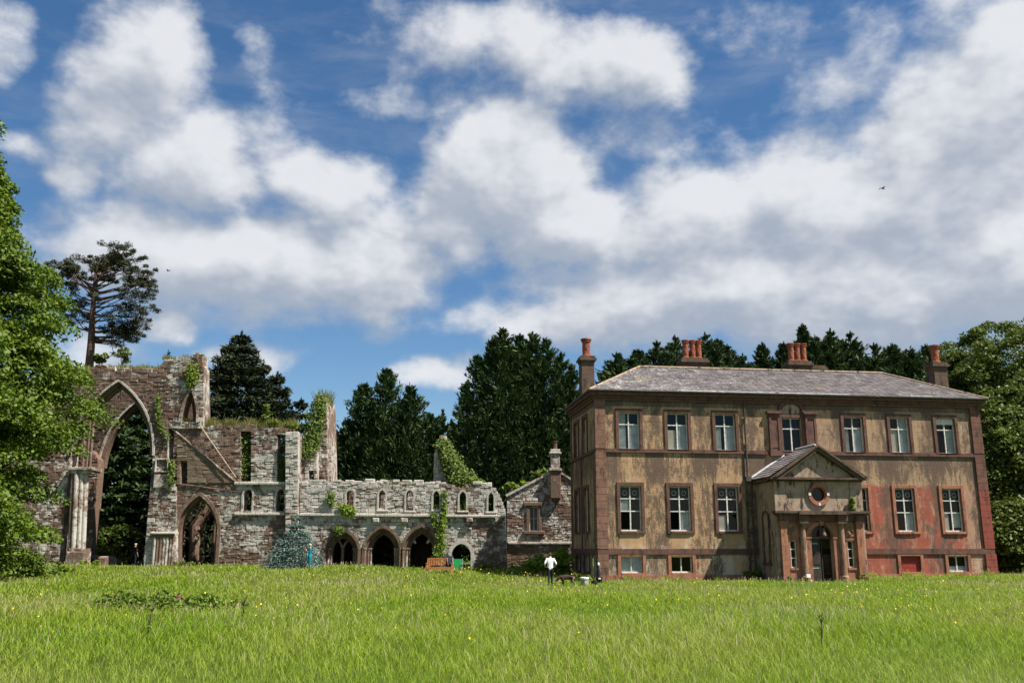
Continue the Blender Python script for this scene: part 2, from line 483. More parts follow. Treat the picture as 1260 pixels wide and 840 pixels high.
def gz(x, y):
    x, y = np.asarray(x, float), np.asarray(y, float)
    d = (x[..., None] - CTRL[:, 0]) ** 2 + (y[..., None] - CTRL[:, 1]) ** 2 + 6.0
    w = d ** -1.6
    z = (w * CTRL[:, 2]).sum(-1) / w.sum(-1)
    return z + 0.035 * np.sin(x * .55 + y * .23) * np.sin(y * .41 - x * .17)


def build_ground():
    def axis(a, b, s):
        core = np.arange(a, b + 1e-6, s)
        g = 1.6 ** np.arange(1, 14) * s
        return np.concatenate([a - np.cumsum(g)[::-1], core, b + np.cumsum(g)])
    xs, ys = axis(-75, 75, 1.25), axis(-10, 110, 1.25)
    X, Y = np.meshgrid(xs, ys)
    Z = gz(X, Y)
    far = np.clip((np.hypot(X, Y - 40) - 90) / 400, 0, 1)
    Z = Z + far * 6
    nx, ny = len(xs), len(ys)
    V = np.stack([X, Y, Z], -1).reshape(-1, 3)
    i = np.arange(nx * ny).reshape(ny, nx)
    Fq = np.stack([i[:-1, :-1], i[:-1, 1:], i[1:, 1:], i[1:, :-1]], -1).reshape(-1, 4)
    o = np_mesh('ground', V, Fq, np.zeros(len(Fq)), M['ground'])
    o.data.polygons.foreach_set('use_smooth', np.ones(len(Fq), bool))
    tag(o, kind='structure')


build_ground()


def inside_house(x, y):
    """True on the footprints where no grass grows (house, porch, inside the ruins)."""
    dx, dy = x - XC, y - YC
    u, d = dx * ct + dy * st, -dx * st + dy * ct
    a = (u > -.1) & (u < 24.9) & (d > -.05) & (d < 9)
    b = (u > 9.6) & (u < 15.2) & (d > -2.65) & (d < 1)
    return a | b


def build_grass(seed=3):
    rg = np.random.default_rng(seed)
    N = 860000
    # distance: mostly near, thinning out and widening with distance
    y = (rg.random(N) ** 1.25) * 58 + 8.0
    x = (rg.random(N) * 2 - 1) * (y * 0.72 + 7.5)
    keep = ~inside_house(x, y) & (y < 64.2)
    x, y = x[keep], y[keep]; n = len(x)
    z = gz(x, y)
    patch = np.array([mnoise.noise(Vector((a * .22, b * .13, 3.1))) for a, b in zip(x[::1], y[::1])])
    dens = rg.random(n) < np.clip(0.82 + patch * .7, .6, 1)
    x, y, z, patch = x[dens], y[dens], z[dens], patch[dens]; n = len(x)
    h = (0.10 + 0.15 * rg.random(n) ** 1.5) * (1 + .55 * patch)
    stem = rg.random(n) < .035 * np.clip(1 + 2.5 * patch, 0, 3)
    h = np.where(stem, h * 1.2 + .10, h)
    near_house = (np.abs(y - (YC + (x - XC) * .134)) < 3) & (x > 3)
    h = np.where(near_house, h * .7, h)
    dd = y - (YC + (x - XC) * .134)
    foot = (x > 4.5) & (x < 30) & (dd < .1) & (dd > -1.3)
    h = np.where(foot, h * (.55 + 1.9 * np.clip(np.sin(x * 1.7) * np.sin(x * 4.3 + 1) + .2, 0, 1)), h)
    h = h * (1 - .6 * np.exp(-((x - 3.4) ** 2 / 6 + (y - 49.5) ** 2 / 8)))
    w = 0.0034 * np.clip(y / 11, .9, 5.5) * (0.7 + .6 * rg.random(n)); w = np.where(stem, w * .6, w)
    az = rg.random(n) * 2 * np.pi
    lean = h * (.25 + .95 * rg.random(n)) * np.where(stem, .35, 1)
    wind = rg.normal(.12, .1, n) * h
    dx, dy = np.cos(az) * lean + wind, np.sin(az) * lean
    fx, fy = np.cos(az + 1.3), np.sin(az + 1.3)
    fx, fy = np.where(np.abs(fx) < .35, .6, fx), fy
    p0 = np.stack([x, y, z - .02], 1)
    p1 = p0 + np.stack([dx * .35, dy * .35, h * .6], 1)
    p2 = p0 + np.stack([dx, dy, h * np.where(stem, 1, .82 + .18 * rg.random(n))], 1)
    W = np.stack([fx * w, fy * w, np.zeros(n)], 1)
    V = np.stack([p0 - W, p0 + W, p1 + W * .8, p1 - W * .8, p2 + W * np.where(stem, 1.3, .25)[:, None], p2 - W * np.where(stem, 1.3, .25)[:, None]], 1).reshape(-1, 3)
    b = np.arange(n)[:, None] * 6
    Fq = np.concatenate([b + [0, 1, 2, 3], b + [3, 2, 4, 5]], 1).reshape(-1, 4)
    t = np.clip(rg.normal(.5, .25, n) + patch * .3, 0, .96)
    tt = np.stack([t, np.where(stem, 1.0, t)], 1).ravel()
    tag(np_mesh('grass', V, Fq, tt, M['grass']), 'long rough meadow grass in front of the ruins and house', 'grass', kind='stuff')
    # buttercups
    pts = []
    for cx, cy, sx, sy, k in [(-9.2, 13.2, 1.3, .9, 26), (-8.2, 16, 1.6, 1.2, 18), (6, 25, 6, 3, 70), (9.5, 31, 4.5, 2, 60), (11, 24, 3, 2, 40), (-14, 27, 2.5, 1, 30), (-2, 26, 6, 4, 45), (0.5, 57.0, 2.2, 2.2, 110), (-1.5, 48, 5, 3, 80), (2, 18, 7, 3, 40), (-5, 20, 5, 3, 26), (14, 36, 6, 4, 50)]:
        pts.append(np.stack([rg.normal(cx, sx, k), rg.normal(cy, sy, k)], 1))
    P = np.concatenate(pts); n = len(P)
    zz = gz(P[:, 0], P[:, 1]) + .30 + .14 * rg.random(n)
    c = np.stack([P[:, 0], P[:, 1], zz], 1)
    r = (0.008 + .0005 * P[:, 1]) * (0.8 + .5 * rg.random(n))
    a = rg.normal(size=(n, 3)); a /= np.linalg.norm(a, axis=1)[:, None]
    bb = np.cross(a, rg.normal(size=(n, 3))); bb /= np.linalg.norm(bb, axis=1)[:, None]
    V = np.stack([c + a * r[:, None], c + bb * r[:, None], c - a * r[:, None], c - bb * r[:, None]], 1).reshape(-1, 3)
    tag(np_mesh('buttercups', V, np.arange(4 * n).reshape(-1, 4), np.zeros(n), M['flower']), 'tiny yellow buttercup flowers scattered through the meadow grass', 'flowers', kind='stuff')


build_grass()

# ------------------------------------------------------------------ foliage makers


def leaf_quads(name, c, a, b, tint, mat_, parent=None):
    n = len(c)
    V = np.stack([c - a, c + b * 1.0 - a * .15, c + a, c - b * 1.0 - a * .15], 1).reshape(-1, 3)
    return np_mesh(name, V, np.arange(4 * n).reshape(-1, 4), np.clip(tint, 0, 1), mat_, parent)


def unit(v):
    return v / (np.linalg.norm(v, axis=1)[:, None] + 1e-9)


def clump_leaves(rg, centers, radii, per, size, flat=0.55, droop=0.3, hang=True):
    """leaves spread through flattened clumps; returns c, a, b, tint."""
    k = len(centers)
    idx = np.repeat(np.arange(k), per)
    n = len(idx)
    d = unit(rg.normal(size=(n, 3))) * (rg.random(n) ** .45)[:, None]
    R = radii[idx]
    off = d * R[:, None]; off[:, 2] *= flat
    off[:, 2] -= droop * (off[:, 0] ** 2 + off[:, 1] ** 2) / (R + 1e-6)
    c = centers[idx] + off
    nrm = unit(np.stack([off[:, 0] / R * .7, off[:, 1] / R * .7, np.full(n, .75)], 1) + rg.normal(size=(n, 3)) * .5)
    a = unit(np.cross(nrm, rg.normal(size=(n, 3))))
    if hang: a = unit(a + np.array([0, 0, -.35]))
    b = unit(np.cross(nrm, a))
    s = size * (.65 + .7 * rg.random(n))
    tone = rg.normal(.5, .16, k)[idx]
    tint = tone + rg.normal(0, .18, n)
    return c, a * s[:, None], b * (s * .62)[:, None], tint


def trunk_mesh(path, rad, limbs=()):
    m = MB(); m.tube(path, rad, 9)
    for p, r in limbs: m.tube(p, r, 6)
    return m


def broadleaf(name, label, loc, H, R, seed, mat_, nclump=260, per=150, leaf=.16, profile=None, base=.08, group=None, cat='tree', clump_r=(.9, 1.7), rear=1.0, flat=.5, droop=.3):
    rg = np.random.default_rng(seed)
    root = empty(name, loc)
    tag(root, label, cat, group)
    prof = profile or (lambda t: np.sqrt(np.clip(1 - ((t - .42) / .6) ** 2, 0, 1)))
    t = base + (1 - base) * rg.random(nclump * 3) ** .85
    r = prof(t)
    keep = rg.random(len(t)) < (.25 + r) / 1.25
    t, r = t[keep][:nclump], r[keep][:nclump]
    ph = rg.random(len(t)) * 2 * np.pi
    if rear < 1: # fewer clumps on the far side of very large crowns
        back = (np.sin(ph) > .25) & (rg.random(len(t)) > rear)
        ph = np.where(back, -ph, ph)
    lob = 1 + .13 * np.sin(3 * ph + seed) + .10 * np.sin(5 * ph - 2 * seed + 9 * t) + .06 * np.sin(17 * t + seed)
    f = (0.50 + .5 * rg.random(len(t)) ** .5) * lob
    c = np.stack([np.cos(ph) * r * f * R, np.sin(ph) * r * f * R, t * H], 1)
    rad = rg.uniform(*clump_r, len(t)) * (.6 + .4 * r)
    q = clump_leaves(rg, c, rad, per, leaf, flat, droop)
    leaf_quads('crown', *q, mat_, root)
    limbs = []
    for i in range(0, len(c), max(1, len(c) // 26)):
        e = c[i]; z0 = min(e[2] * .7, H * .6) + .3
        limbs.append(([(0, 0, z0), (e[0] * .4, e[1] * .4, (z0 + e[2]) * .5 + .4), tuple(e)], [.045 * H / 6, .03 * H / 6, .012]))
    trunk_mesh([(0, 0, -.5), (.1, 0, H * .25), (-.05, .1, H * .6), (0, 0, H * .88)], [H * .032, H * .024, H * .014, .03], limbs).build('trunk', M['bark'], root)
    return root


def conifer(name, label, loc, H, leaders, seed, mat_, n=9000, spray=.34, asp=.3, up=.45, power=.8, ragged=.25, base=.02, group=None, bark='bark', tiers=0, droop=0.0, tsig=.11):
    """leaders: (dx, dy, height, radius) of each spire."""
    rg = np.random.default_rng(seed)
    root = empty(name, loc)
    tag(root, label, 'tree', group)
    Cs, As, Bs, Ts = [], [], [], []
    wts = np.array([l[2] * l[3] for l in leaders]); wts = wts / wts.sum()
    tm = MB()
    for (dx, dy, h, r0), wt in zip(leaders, wts):
        nb = max(30, int(n * wt / 26))
        t = base + (1 - base) * rg.random(nb) ** 1.15
        if tiers: t = (np.floor(t * tiers) + .5 + rg.normal(0, tsig, nb)) / tiers
        t = np.clip(t, .01, .995)
        ph = rg.random(nb) * 2 * np.pi
        L = r0 * (1 - t) ** power * (1 - ragged + 2 * ragged * rg.random(nb)) + .12
        L = L * (1 + .12 * np.sin(ph * 3 + seed + 5 * t))
        k = 26
        s = .22 + .82 * rg.random((nb, k)) ** .7
        out = np.stack([np.cos(ph), np.sin(ph)], 1)
        rise = up * (.6 + .6 * rg.random(nb))
        lat = rg.normal(0, .15, (nb, k)) * L[:, None] * (1.1 - s * .4)
        px = dx + out[:, 0:1] * s * L[:, None] - out[:, 1:2] * lat
        py = dy + out[:, 1:2] * s * L[:, None] + out[:, 0:1] * lat
        pz = t[:, None] * h + (rise[:, None] * s ** 2 - droop * s) * L[:, None] + rg.normal(0, .10, (nb, k)) * np.minimum(L, 1.6)[:, None]
        c = np.stack([px, py, pz], -1).reshape(-1, 3)
        o3 = np.repeat(np.stack([out[:, 0], out[:, 1], rise * 1.4 - droop * .7], 1), k, 0)
        a = unit(o3 + rg.normal(size=c.shape) * .55)
        b = unit(np.cross(a, rg.normal(size=c.shape) + np.array([0, 0, .8])))
        sz = spray * (.55 + .8 * rg.random(len(c)))
        tone = np.repeat(rg.normal(.42, .27, nb), k)
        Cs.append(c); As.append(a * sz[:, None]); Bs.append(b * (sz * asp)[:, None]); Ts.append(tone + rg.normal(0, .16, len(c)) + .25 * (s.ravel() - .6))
        # the leading shoot of the spire
        m2 = 60
        tt = rg.random(m2)
        c2 = np.stack([dx + rg.normal(0, .10, m2) * (1.3 - tt), dy + rg.normal(0, .10, m2) * (1.3 - tt), h * (.93 + .085 * tt)], 1)
        a2 = unit(rg.normal(size=(m2, 3)) * .45 + np.array([0, 0, 1.0]))
        b2 = unit(np.cross(a2, rg.normal(size=(m2, 3))))
        Cs.append(c2); As.append(a2 * spray * .8); Bs.append(b2 * spray * asp * .8); Ts.append(rg.normal(.45, .2, m2))
        tm.tube([(dx * .3, dy * .3, -.5), (dx * .8, dy * .8, h * .3), (dx, dy, h * .97)], [h * .018, h * .012, .02], 7)
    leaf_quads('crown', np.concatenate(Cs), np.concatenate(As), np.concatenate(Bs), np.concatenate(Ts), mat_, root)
    tm.build('trunk', M[bark], root)
    return root


def bush(name, label, loc, rad, n, leaf, mat_, seed, cat='plant', group=None, stems=True, clumps=None, flat=.7, droop=.15):
    rg = np.random.default_rng(seed)
    root = empty(name, loc)
    tag(root, label, cat, group)
    rx, ry, rz = rad
    k = clumps or max(5, int(n / 60))
    d = unit(rg.normal(size=(k, 3))) * (rg.random(k) ** .4)[:, None]
    c = np.stack([d[:, 0] * rx * .8, d[:, 1] * ry * .8, (d[:, 2] * .5 + .5) * rz * 1.7], 1)
    rr = np.full(k, min(rx, rz) * .42) * rg.uniform(.7, 1.3, k)
    q = clump_leaves(rg, c, rr, max(3, n // k), leaf, flat, droop)
    leaf_quads('leaves', *q, mat_, root)
    if stems:
        m = MB()
        for i in range(0, k, max(1, k // 9)):
            e = c[i]
            m.tube([(0, 0, -.1), (e[0] * .4, e[1] * .4, e[2] * .5), tuple(e)], [.02, .014, .006], 5)
        m.build('stem', M['bark'], root)
    return root


def surface_ivy(name, label, pts, spread, n, leaf, mat_, seed, cat='ivy', depth=.12, group=None):
    """ivy clinging to a wall along a polyline of world points."""
    rg = np.random.default_rng(seed)
    P = np.array(pts, float)
    t = rg.random(n) * (len(P) - 1); i = np.minimum(t.astype(int), len(P) - 2); f = (t - i)[:, None]
    base = P[i] * (1 - f) + P[i + 1] * f
    sc = np.interp(t, np.arange(len(P)), spread) if hasattr(spread, '__len__') else np.full(n, spread)
    blob = np.round(rg.random((n,)) * 18)
    ang = blob * 2.39; jit = np.stack([np.cos(ang), np.sin(ang)], 1) * (blob / 18)[:, None] ** .5
    off = jit * .75 + rg.normal(0, .28, (n, 2))
    c = base + np.stack([off[:, 0] * sc, -np.abs(rg.normal(0, depth, n)) - .03, off[:, 1] * sc], 1)
    nrm = unit(np.array([0.15, -1, .5]) + rg.normal(size=(n, 3)) * .55)
    a = unit(np.cross(nrm, rg.normal(size=(n, 3)))); b = np.cross(nrm, a)
    s = leaf * (.6 + .8 * rg.random(n))
    root = empty(name, tuple(P[0])); tag(root, label, cat, group)
    o = leaf_quads('leaves', c - P[0], a * s[:, None], b * (s * .75)[:, None], rg.normal(.5, .22, n) + .12 * np.sin(ang), mat_, root)
    m = MB(); m.tube([tuple(p - P[0] + np.array([0, -.03, 0])) for p in P], .025, 5); m.build('stem', M['bark'], root)
    return root


def tuft_strip(name, label, x0, x1, z0, y0, y1, hmin, hmax, n, mat_, seed, cat='grass', zfun=None):
    rg = np.random.default_rng(seed)
    x = rg.uniform(x0, x1, n); y = rg.uniform(y0, y1, n)
    z = np.array([zfun(a) if zfun else z0 for a in x])
    h = hmin + (hmax - hmin) * rg.random(n) ** 2
    h *= .6 + .5 * np.sin(x * 2.1 + seed) ** 2
    p0 = np.stack([x, y, z], 1)
    tip = p0 + np.stack([rg.normal(0, .35, n) * h, rg.normal(-.1, .3, n) * h, h], 1)
    w = .018 + .014 * rg.random(n)
    W = np.stack([w, w * .2, 0 * w], 1)
    V = np.stack([p0 - W, p0 + W, tip + W * .2, tip - W * .2], 1).reshape(-1, 3)
    return tag(np_mesh(name, V, np.arange(4 * n).reshape(-1, 4), np.clip(rg.normal(.5, .3, n), 0, 1), mat_), label, cat, kind='stuff')


# ------------------------------------------------------------------ the house
def build_house():
    H = empty('georgian_house', (XC, YC, 0), TH)
    tag(H, 'derelict two storey ochre and red rendered mansion with hipped slate roof', 'house')
    W, D, E = 24.8, 7.5, 10.6
    B1 = [2.05, 5.05, 8.05, 12.22, 16.32, 19.36, 22.45]
    BG = [2.02, 5.02, 7.97, 16.25, 19.28, 22.37]
    BB = [1.98, 4.98, 19.27, 22.35]
    hw = .635
    ops = [(b - hw, b + hw, 7.27, 9.5) for b in B1] + [(b - hw, b + hw, 2.53, 5.13) for b in BG] + [(b - hw, b + hw, .16, 1.09) for b in BB]
    rect = lambda o: [(o[0], o[2]), (o[1], o[2]), (o[1], o[3]), (o[0], o[3])]
    w = MB()
    w.prism([(0, -.9), (W, -.9), (W, E), (0, E)], [rect(o) for o in ops], 0.0, .34)
    # left side wall, built flat then turned onto its own plane
    LW = [2.9, 5.55]
    lops = [(d - .6, d + .6, a, b) for d in LW for a, b in ((7.27, 9.5), (2.53, 5.13), (.16, 1.09))]
    s = MB(); s.prism([(.34, -.9), (D, -.9), (D, E), (.34, E)], [rect(o) for o in lops], 0, .34)
    w.add([(p[1], p[0], p[2]) for p in s.v], [tuple(reversed(f)) for f in s.f])
    w.box(W - .34, W, .34, D, -.9, E)
    w.box(.34, W - .34, D - .34, D, -.9, E)
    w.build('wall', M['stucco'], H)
    r = MB()   # rooms: floors, ceilings and partition walls
    for z in (-.2, 1.6, 6.1, 10.2): r.box(.345, W - .345, .345, D - .345, z, z + .22)
    r.box(.345, W - .345, 4.6, 4.75, .03, 10.19)
    for u in (6.5, 10.2, 14.6, 17.8, 21.0): r.box(u - .07, u + .07, .345, 4.59, .03, 10.19)
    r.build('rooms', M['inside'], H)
    # string courses, plinth, cornice
    m = MB()
    m.box(-.03, W + .03, -.10, -.001, 7.10, 7.25); m.box(-.015, W + .015, -.06, -.001, 7.25, 7.32)
    m.box(-.03, W + .03, -.09, -.001, 1.20, 1.52)
    m.box(-.12, -.001, .0, D, 7.10, 7.27); m.box(-.10, -.001, .0, D, 1.20, 1.52)
    m.build('string_course', M['trim'], H)
    m = MB(); m.box(-.06, W + .06, -.13, -.002, -.9, .04); m.box(-.13, -.002, -.002, D, -.9, .04); m.build('plinth', M['trim_warm'], H)
    m = MB()
    m.box(-.10, W + .10, -.12, -.001, 10.18, 10.34); m.box(-.18, W + .18, -.20, 0.0, 10.34, 10.50); m.box(-.34, W + .34, -.36, 0, 10.5, 10.70)
    m.box(-.12, -.001, 0.001, D, 10.18, 10.34); m.box(-.2, -.001, .001, D, 10.34, 10.5); m.box(-.36, 0, .001, D, 10.5, 10.7)
    m.box(W + .001, W + .3, .001, D, 10.4, 10.7)
    m.build('cornice', M['trim'], H)
    m = MB(); m.tube([(-.45, -.42, 10.74), (W + .45, -.42, 10.72)], .075, 8); m.tube([(-.42, -.42, 10.74), (-.42, D + .2, 10.74)], .075, 8); m.build('gutter', M['gutter'], H)
    # corner pilasters
    for u0, u1, mm, lab in ((-.05, .58, 'quoin', None), (W - .62, W + .05, 'quoin_red', 'corner strip painted red towards the ground')):
        m = MB(); m.box(u0, u1, -.11, .36 if u0 < 0 else .2, 1.521, 7.099); m.box(u0, u1, -.11, .2, 7.321, 10.179); m.box(u0 - .02, u1 + .02, -.125, .2, .041, 1.199)
        o = m.build('quoin', M[mm], H)
        if lab: o['label'] = lab
    for a, b, c, d in ((.37, .60, 1.53, 7.09), (D - .4, D, .1, 10.17), (4.05, 4.4, 1.53, 7.09)):
        m = MB(); m.box(-.05, .003, a, b, c, d); m.build('pilaster_strip', M['trim'], H)

    # windows
    def window(u, z0, z1, kind, mm='trim', curtains=(), extra=None, side=False, broken=()):
        wd = MB()
        sw = .2
        x0, x1 = u - hw, u + hw
        pr = -.075
        bot = kind != 'first'
        wd.box(x0 - sw, x0, pr, .05, z0 - (.14 if bot else .0), z1 + .22, .012); wd.box(x1, x1 + sw, pr, .05, z0 - (.14 if bot else .0), z1 + .22, .012)
        wd.box(x0, x1, pr, .05, z1, z1 + .22, .012)
        if kind == 'first': wd.box(x0 - .02, x1 + .02, -.13, .05, z0 - .05 + .075, z0 + .045)
        else: wd.box(x0, x1, pr - .03, .05, z0 - .14, z0, .012)
        win = wd.build('window', M[mm], H)
        fr = MB(); y0, y1 = .14, .21; t = .055
        fr.box(x0, x0 + t, y0, y1, z0, z1); fr.box(x1 - t, x1, y0, y1, z0, z1)
        fr.box(x0 + t, x1 - t, y0, y1, z1 - t, z1); fr.box(x0 + t, x1 - t, y0 - .03, y1, z0, z0 + .08)
        fr.box(u - .035, u + .035, y0 - .01, y1 - .005, z0 + .08, z1 - t)
        h = z1 - z0
        rows = {'first': [.68], 'ground': [.44, .72], 'base': []}[kind]
        for q in rows:
            fr.box(x0 + t, u - .035, y0, y1 - .01, z0 + h * q - .028, z0 + h * q + .028); fr.box(u + .035, x1 - t, y0, y1 - .01, z0 + h * q - .028, z0 + h * q + .028)
        if kind == 'ground':
            for q in (-1, 1):
                cx, cz = u + q * .3, z0 + h * .85
                ring = [(cx + .13 * math.cos(a), .175, cz + .13 * math.sin(a)) for a in np.linspace(0, 2 * math.pi, 17)]
                fr.tube(ring, .012, 4, False)
        fr.build('frame', M['white'], win)
        gl = MB()
        for ix, (a, b) in enumerate(((x0 + t, u - .035), (u + .035, x1 - t))):
            zs = [z0 + .08] + [z0 + h * q for q in rows] + [z1 - t]
            for iz in range(len(zs) - 1):
                if (ix, iz) in broken: continue
                gl.add([(a, .185, zs[iz]), (b, .185, zs[iz]), (b, .185, zs[iz + 1]), (a, .185, zs[iz + 1])], [(0, 1, 2, 3)])
        gl.build('pane', M['glass'], win)
        for (a, b, c, d, mk, wavy) in curtains:
            cm = MB(); n = 24 if wavy else 1
            xa, xb, za, zb = x0 + (x1 - x0) * a, x0 + (x1 - x0) * b, z0 + h * c, z0 + h * d
            vs, fs = [], []
            for i in range(n + 1):
                xx = xa + (xb - xa) * i / n; yy = .235 + (.03 * math.sin(i * 2.1) + .012 * math.sin(i * 5.3 + u) if wavy else 0)
                vs += [(xx, yy, za), (xx + (rnd.uniform(-.01, .01) if wavy else 0), yy, zb), (xx, yy + .012, zb), (xx, yy + .012, za)]
            for i in range(n):
                for e in range(4): fs.append((4 * i + e, 4 * i + (e + 1) % 4, 4 * i + 4 + (e + 1) % 4, 4 * i + 4 + e))
            fs += [(0, 3, 2, 1), (4 * n, 4 * n + 1, 4 * n + 2, 4 * n + 3)]
            cm.add(vs, fs); cm.build('curtain' if wavy else 'board', M[mk], win)
        return win
    K = 'curtain'
    c1 = [[(.05, .38, 0, 1, K, 1), (.55, .98, 0, .68, K, 1)], [(.03, .45, 0, .55, 'board', 0), (.53, 1, 0, .7, K, 1)], [(.02, .33, 0, .7, K, 1), (.55, .98, 0, .7, K, 1)],
          None, [(.03, .3, 0, .72, K, 1), (.48, .98, 0, .72, K, 1)], [(.03, .45, 0, .68, 'board', 0), (.55, .98, 0, .98, K, 1)], [(.62, .96, 0, .7, K, 1)]]
    for i, b in enumerate(B1):
        if i == 3: continue
        wv = window(b, 7.27, 9.5, 'first', 'trim', c1[i])
        if i == 6:
            m = MB(); m.box(b - .6, b + .6, .10, .135, 9.12, 9.5); m.build('blind', M['white'], wv)
    cg = [[(.03, .45, .45, .7, K, 1)], [(.55, .97, 0, .46, K, 1)], [(.04, .42, .02, .36, 'board', 0)], [(.3, .75, 0, .42, 'board', 0)], [(.55, .95, 0, .44, 'curtain', 1)], [(.05, .36, 0, .42, 'board', 0), (.55, .95, .1, .42, K, 1)]]
    for i, b in enumerate(BG):
        window(b, 2.53, 5.13, 'ground', 'trim' if i < 3 else 'trim_warm', cg[i], broken=((0, 0),) if i in (0, 1) else ())
    window(BB[0], .16, 1.09, 'base', 'trim_warm', [(.02, .98, 0, 1, K, 1)])
    window(BB[1], .16, 1.09, 'base', 'trim_warm', [])
    wv = window(BB[2], .16, 1.09, 'base', 'trim_warm', [])
    wv['label'] = 'basement window boarded up with red boards'
    m = MB()
    for k in range(4): m.box(BB[2] - hw + .001, BB[2] + hw - .001, .09 + .008 * (k % 2), .12, .165 + k * .231, .385 + k * .231)
    m.build('board', M['redboard'], wv)
    window(BB[3], .16, 1.09, 'base', 'trim_warm', [(.05, .95, .0, .35, K, 1)])
    # the windows of the shaded side
    for d in LW:
        for z0, z1, kind in ((7.27, 9.5, 'first'), (2.53, 5.13, 'ground'), (.16, 1.09, 'base')):
            q = MB(); x0, x1 = d - .6, d + .6
            for a in ((x0 - .2, x0, z0 - .12, z1 + .2), (x1, x1 + .2, z0 - .12, z1 + .2), (x0, x1, z1, z1 + .2), (x0, x1, z0 - .12, z0)):
                q.box(-.07, .05, a[0], a[1], a[2], a[3])
            win = q.build('window', M['trim'], H)
            f = MB()
            f.box(.14, .2, x0, x0 + .06, z0, z1); f.box(.14, .2, x1 - .06, x1, z0, z1); f.box(.14, .2, x0 + .06, x1 - .06, z0, z0 + .07); f.box(.14, .2, x0 + .06, x1 - .06, z1 - .06, z1)
            f.box(.145, .195, d - .03, d + .03, z0 + .07, z1 - .06); f.box(.15, .19, x0 + .06, x1 - .06, z0 + (z1 - z0) * .6, z0 + (z1 - z0) * .6 + .05)
            f.build('frame', M['white'], win)
            gl = MB(); gl.add([(.18, x0, z0), (.18, x1, z0), (.18, x1, z1), (.18, x0, z1)], [(0, 1, 2, 3)]); gl.build('pane', M['glass'], win)
    # central window with its pilasters and arched head
    u = 12.3
    win = window(u, 7.27, 9.36, 'first', 'trim', [(.02, .12, 0, .7, K, 1)])
    win['label'] = 'central window between sandstone pilasters under a blind arch'
    for sx in (-1, 1):
        m = MB()
        a, b = (u - 1.52, u - .82) if sx < 0 else (u + .82, u + 1.52)
        m.box(a, b, -.14, -.001, 7.33, 9.30); m.box(a + .16, b - .16, -.165, -.139, 7.5, 9.15); m.box(a - .03, b + .03, -.22, -.001, 7.0, 7.32)
        m.box(a, a + .14, -.2, -.139, 7.33, 9.3); m.box(b - .14, b, -.2, -.139, 7.33, 9.3)
        m.box(a - .04, b + .04, -.2, -.001, 9.30, 9.42); m.box(a - .0, b + .0, -.18, -.001, 9.42, 9.58); m.box(a - .12, b + .10, -.3, -.001, 9.58, 9.72)
        m.build('pilaster', M['trim'], win)
    m = MB(); an = np.linspace(0, math.pi, 15)
    m.ring([(u + .86 * math.cos(a), 9.72 + .72 * math.sin(a)) for a in an], [(u + .66 * math.cos(a), 9.72 + .54 * math.sin(a)) for a in an], -.16, -.001)
    m.box(u - .09, u + .09, -.2, -.002, 10.22, 10.46)
    m.build('arch', M['trim'], win)
    m = MB(); m.prism([(u + .655 * math.cos(a), 9.60 + .62 * math.sin(a)) for a in an], [], -.05, -.001); m.build('blind_arch_panel', M['porch'], win)

    # roof
    def slates(m, e0, e1, r0, r1, rows):
        e0, e1, r0, r1 = map(Vector, (e0, e1, r0, r1))
        nrm = (e1 - e0).cross(r0 - e0); nrm.normalize()
        if nrm.z < 0: nrm = -nrm
        for i in range(rows):
            a, b = i / rows, (i + 1.18) / rows
            L0, L1 = e0.lerp(r0, a), e1.lerp(r1, a); U0, U1 = e0.lerp(r0, min(b, 1)), e1.lerp(r1, min(b, 1))
            ln = (L1 - L0).length; k = max(1, int(ln / .42))
            off = .5 / k if i % 2 else 0
            cuts = [0] + [min(1, max(0, j / k + off + rnd.uniform(-.12, .12) / k)) for j in range(0 if off else 1, k)] + [1]
            for j in range(len(cuts) - 1):
                s0, s1 = cuts[j], cuts[j + 1]
                if s1 - s0 < 1e-4: continue
                lift = .045 + rnd.uniform(0, .012); sag = rnd.uniform(-.02, .02) if rnd.random() < .06 else 0
                m.col = (rnd.random(), .3, .3)
                A0, A1 = L0.lerp(L1, s0 + .02 / max(ln, 1)), L0.lerp(L1, s1); B0, B1_ = U0.lerp(U1, s0 + .02 / max(ln, 1)), U0.lerp(U1, s1)
                dz = (B0 - A0).normalized() * sag
                m.add([A0 + nrm * lift + dz, A1 + nrm * lift, B1_ + nrm * .012, B0 + nrm * .012, A0 + nrm * .005 + dz, A1 + nrm * .005], [(0, 1, 2, 3), (0, 4, 5, 1)])
    e = [(-.48, -.48, 10.72), (W + .48, -.48, 10.72), (W + .48, D + .48, 10.72), (-.48, D + .48, 10.72)]
    ra, rb = (3.85, D / 2, 13.02), (20.75, D / 2, 13.02)
    m = MB(); slates(m, e[0], e[1], ra, rb, 22); slates(m, e[1], e[2], rb, rb, 22); slates(m, e[2], e[3], rb, ra, 12); slates(m, e[3], e[0], ra, ra, 22)
    m.col = (.1, .3, .3); m.add([*e, ra, rb], [(0, 1, 5, 4), (1, 2, 5), (2, 3, 4, 5), (3, 0, 4), (0, 3, 2, 1)])
    roof = m.build('roof', M['slate'], H)
    m = MB()
    up = lambda p, z=.03: (p[0], p[1], p[2] + z)
    m.tube([up(ra, .05), up(rb, .05)], .085, 8); m.tube([up(e[0]), up(ra, .05)], .08, 8); m.tube([up(e[1]), up(rb, .05)], .08, 8)
    m.build('ridge', M['porch'], roof)
    for a, b in ((5.2, 7.4), (7.6, 11.2), (11.4, 16.0), (20, 21.5)):
        m = MB(); m.box(a, b, -.46, -.25, 10.80, 10.84); m.build('flashing', M['lead'], roof)

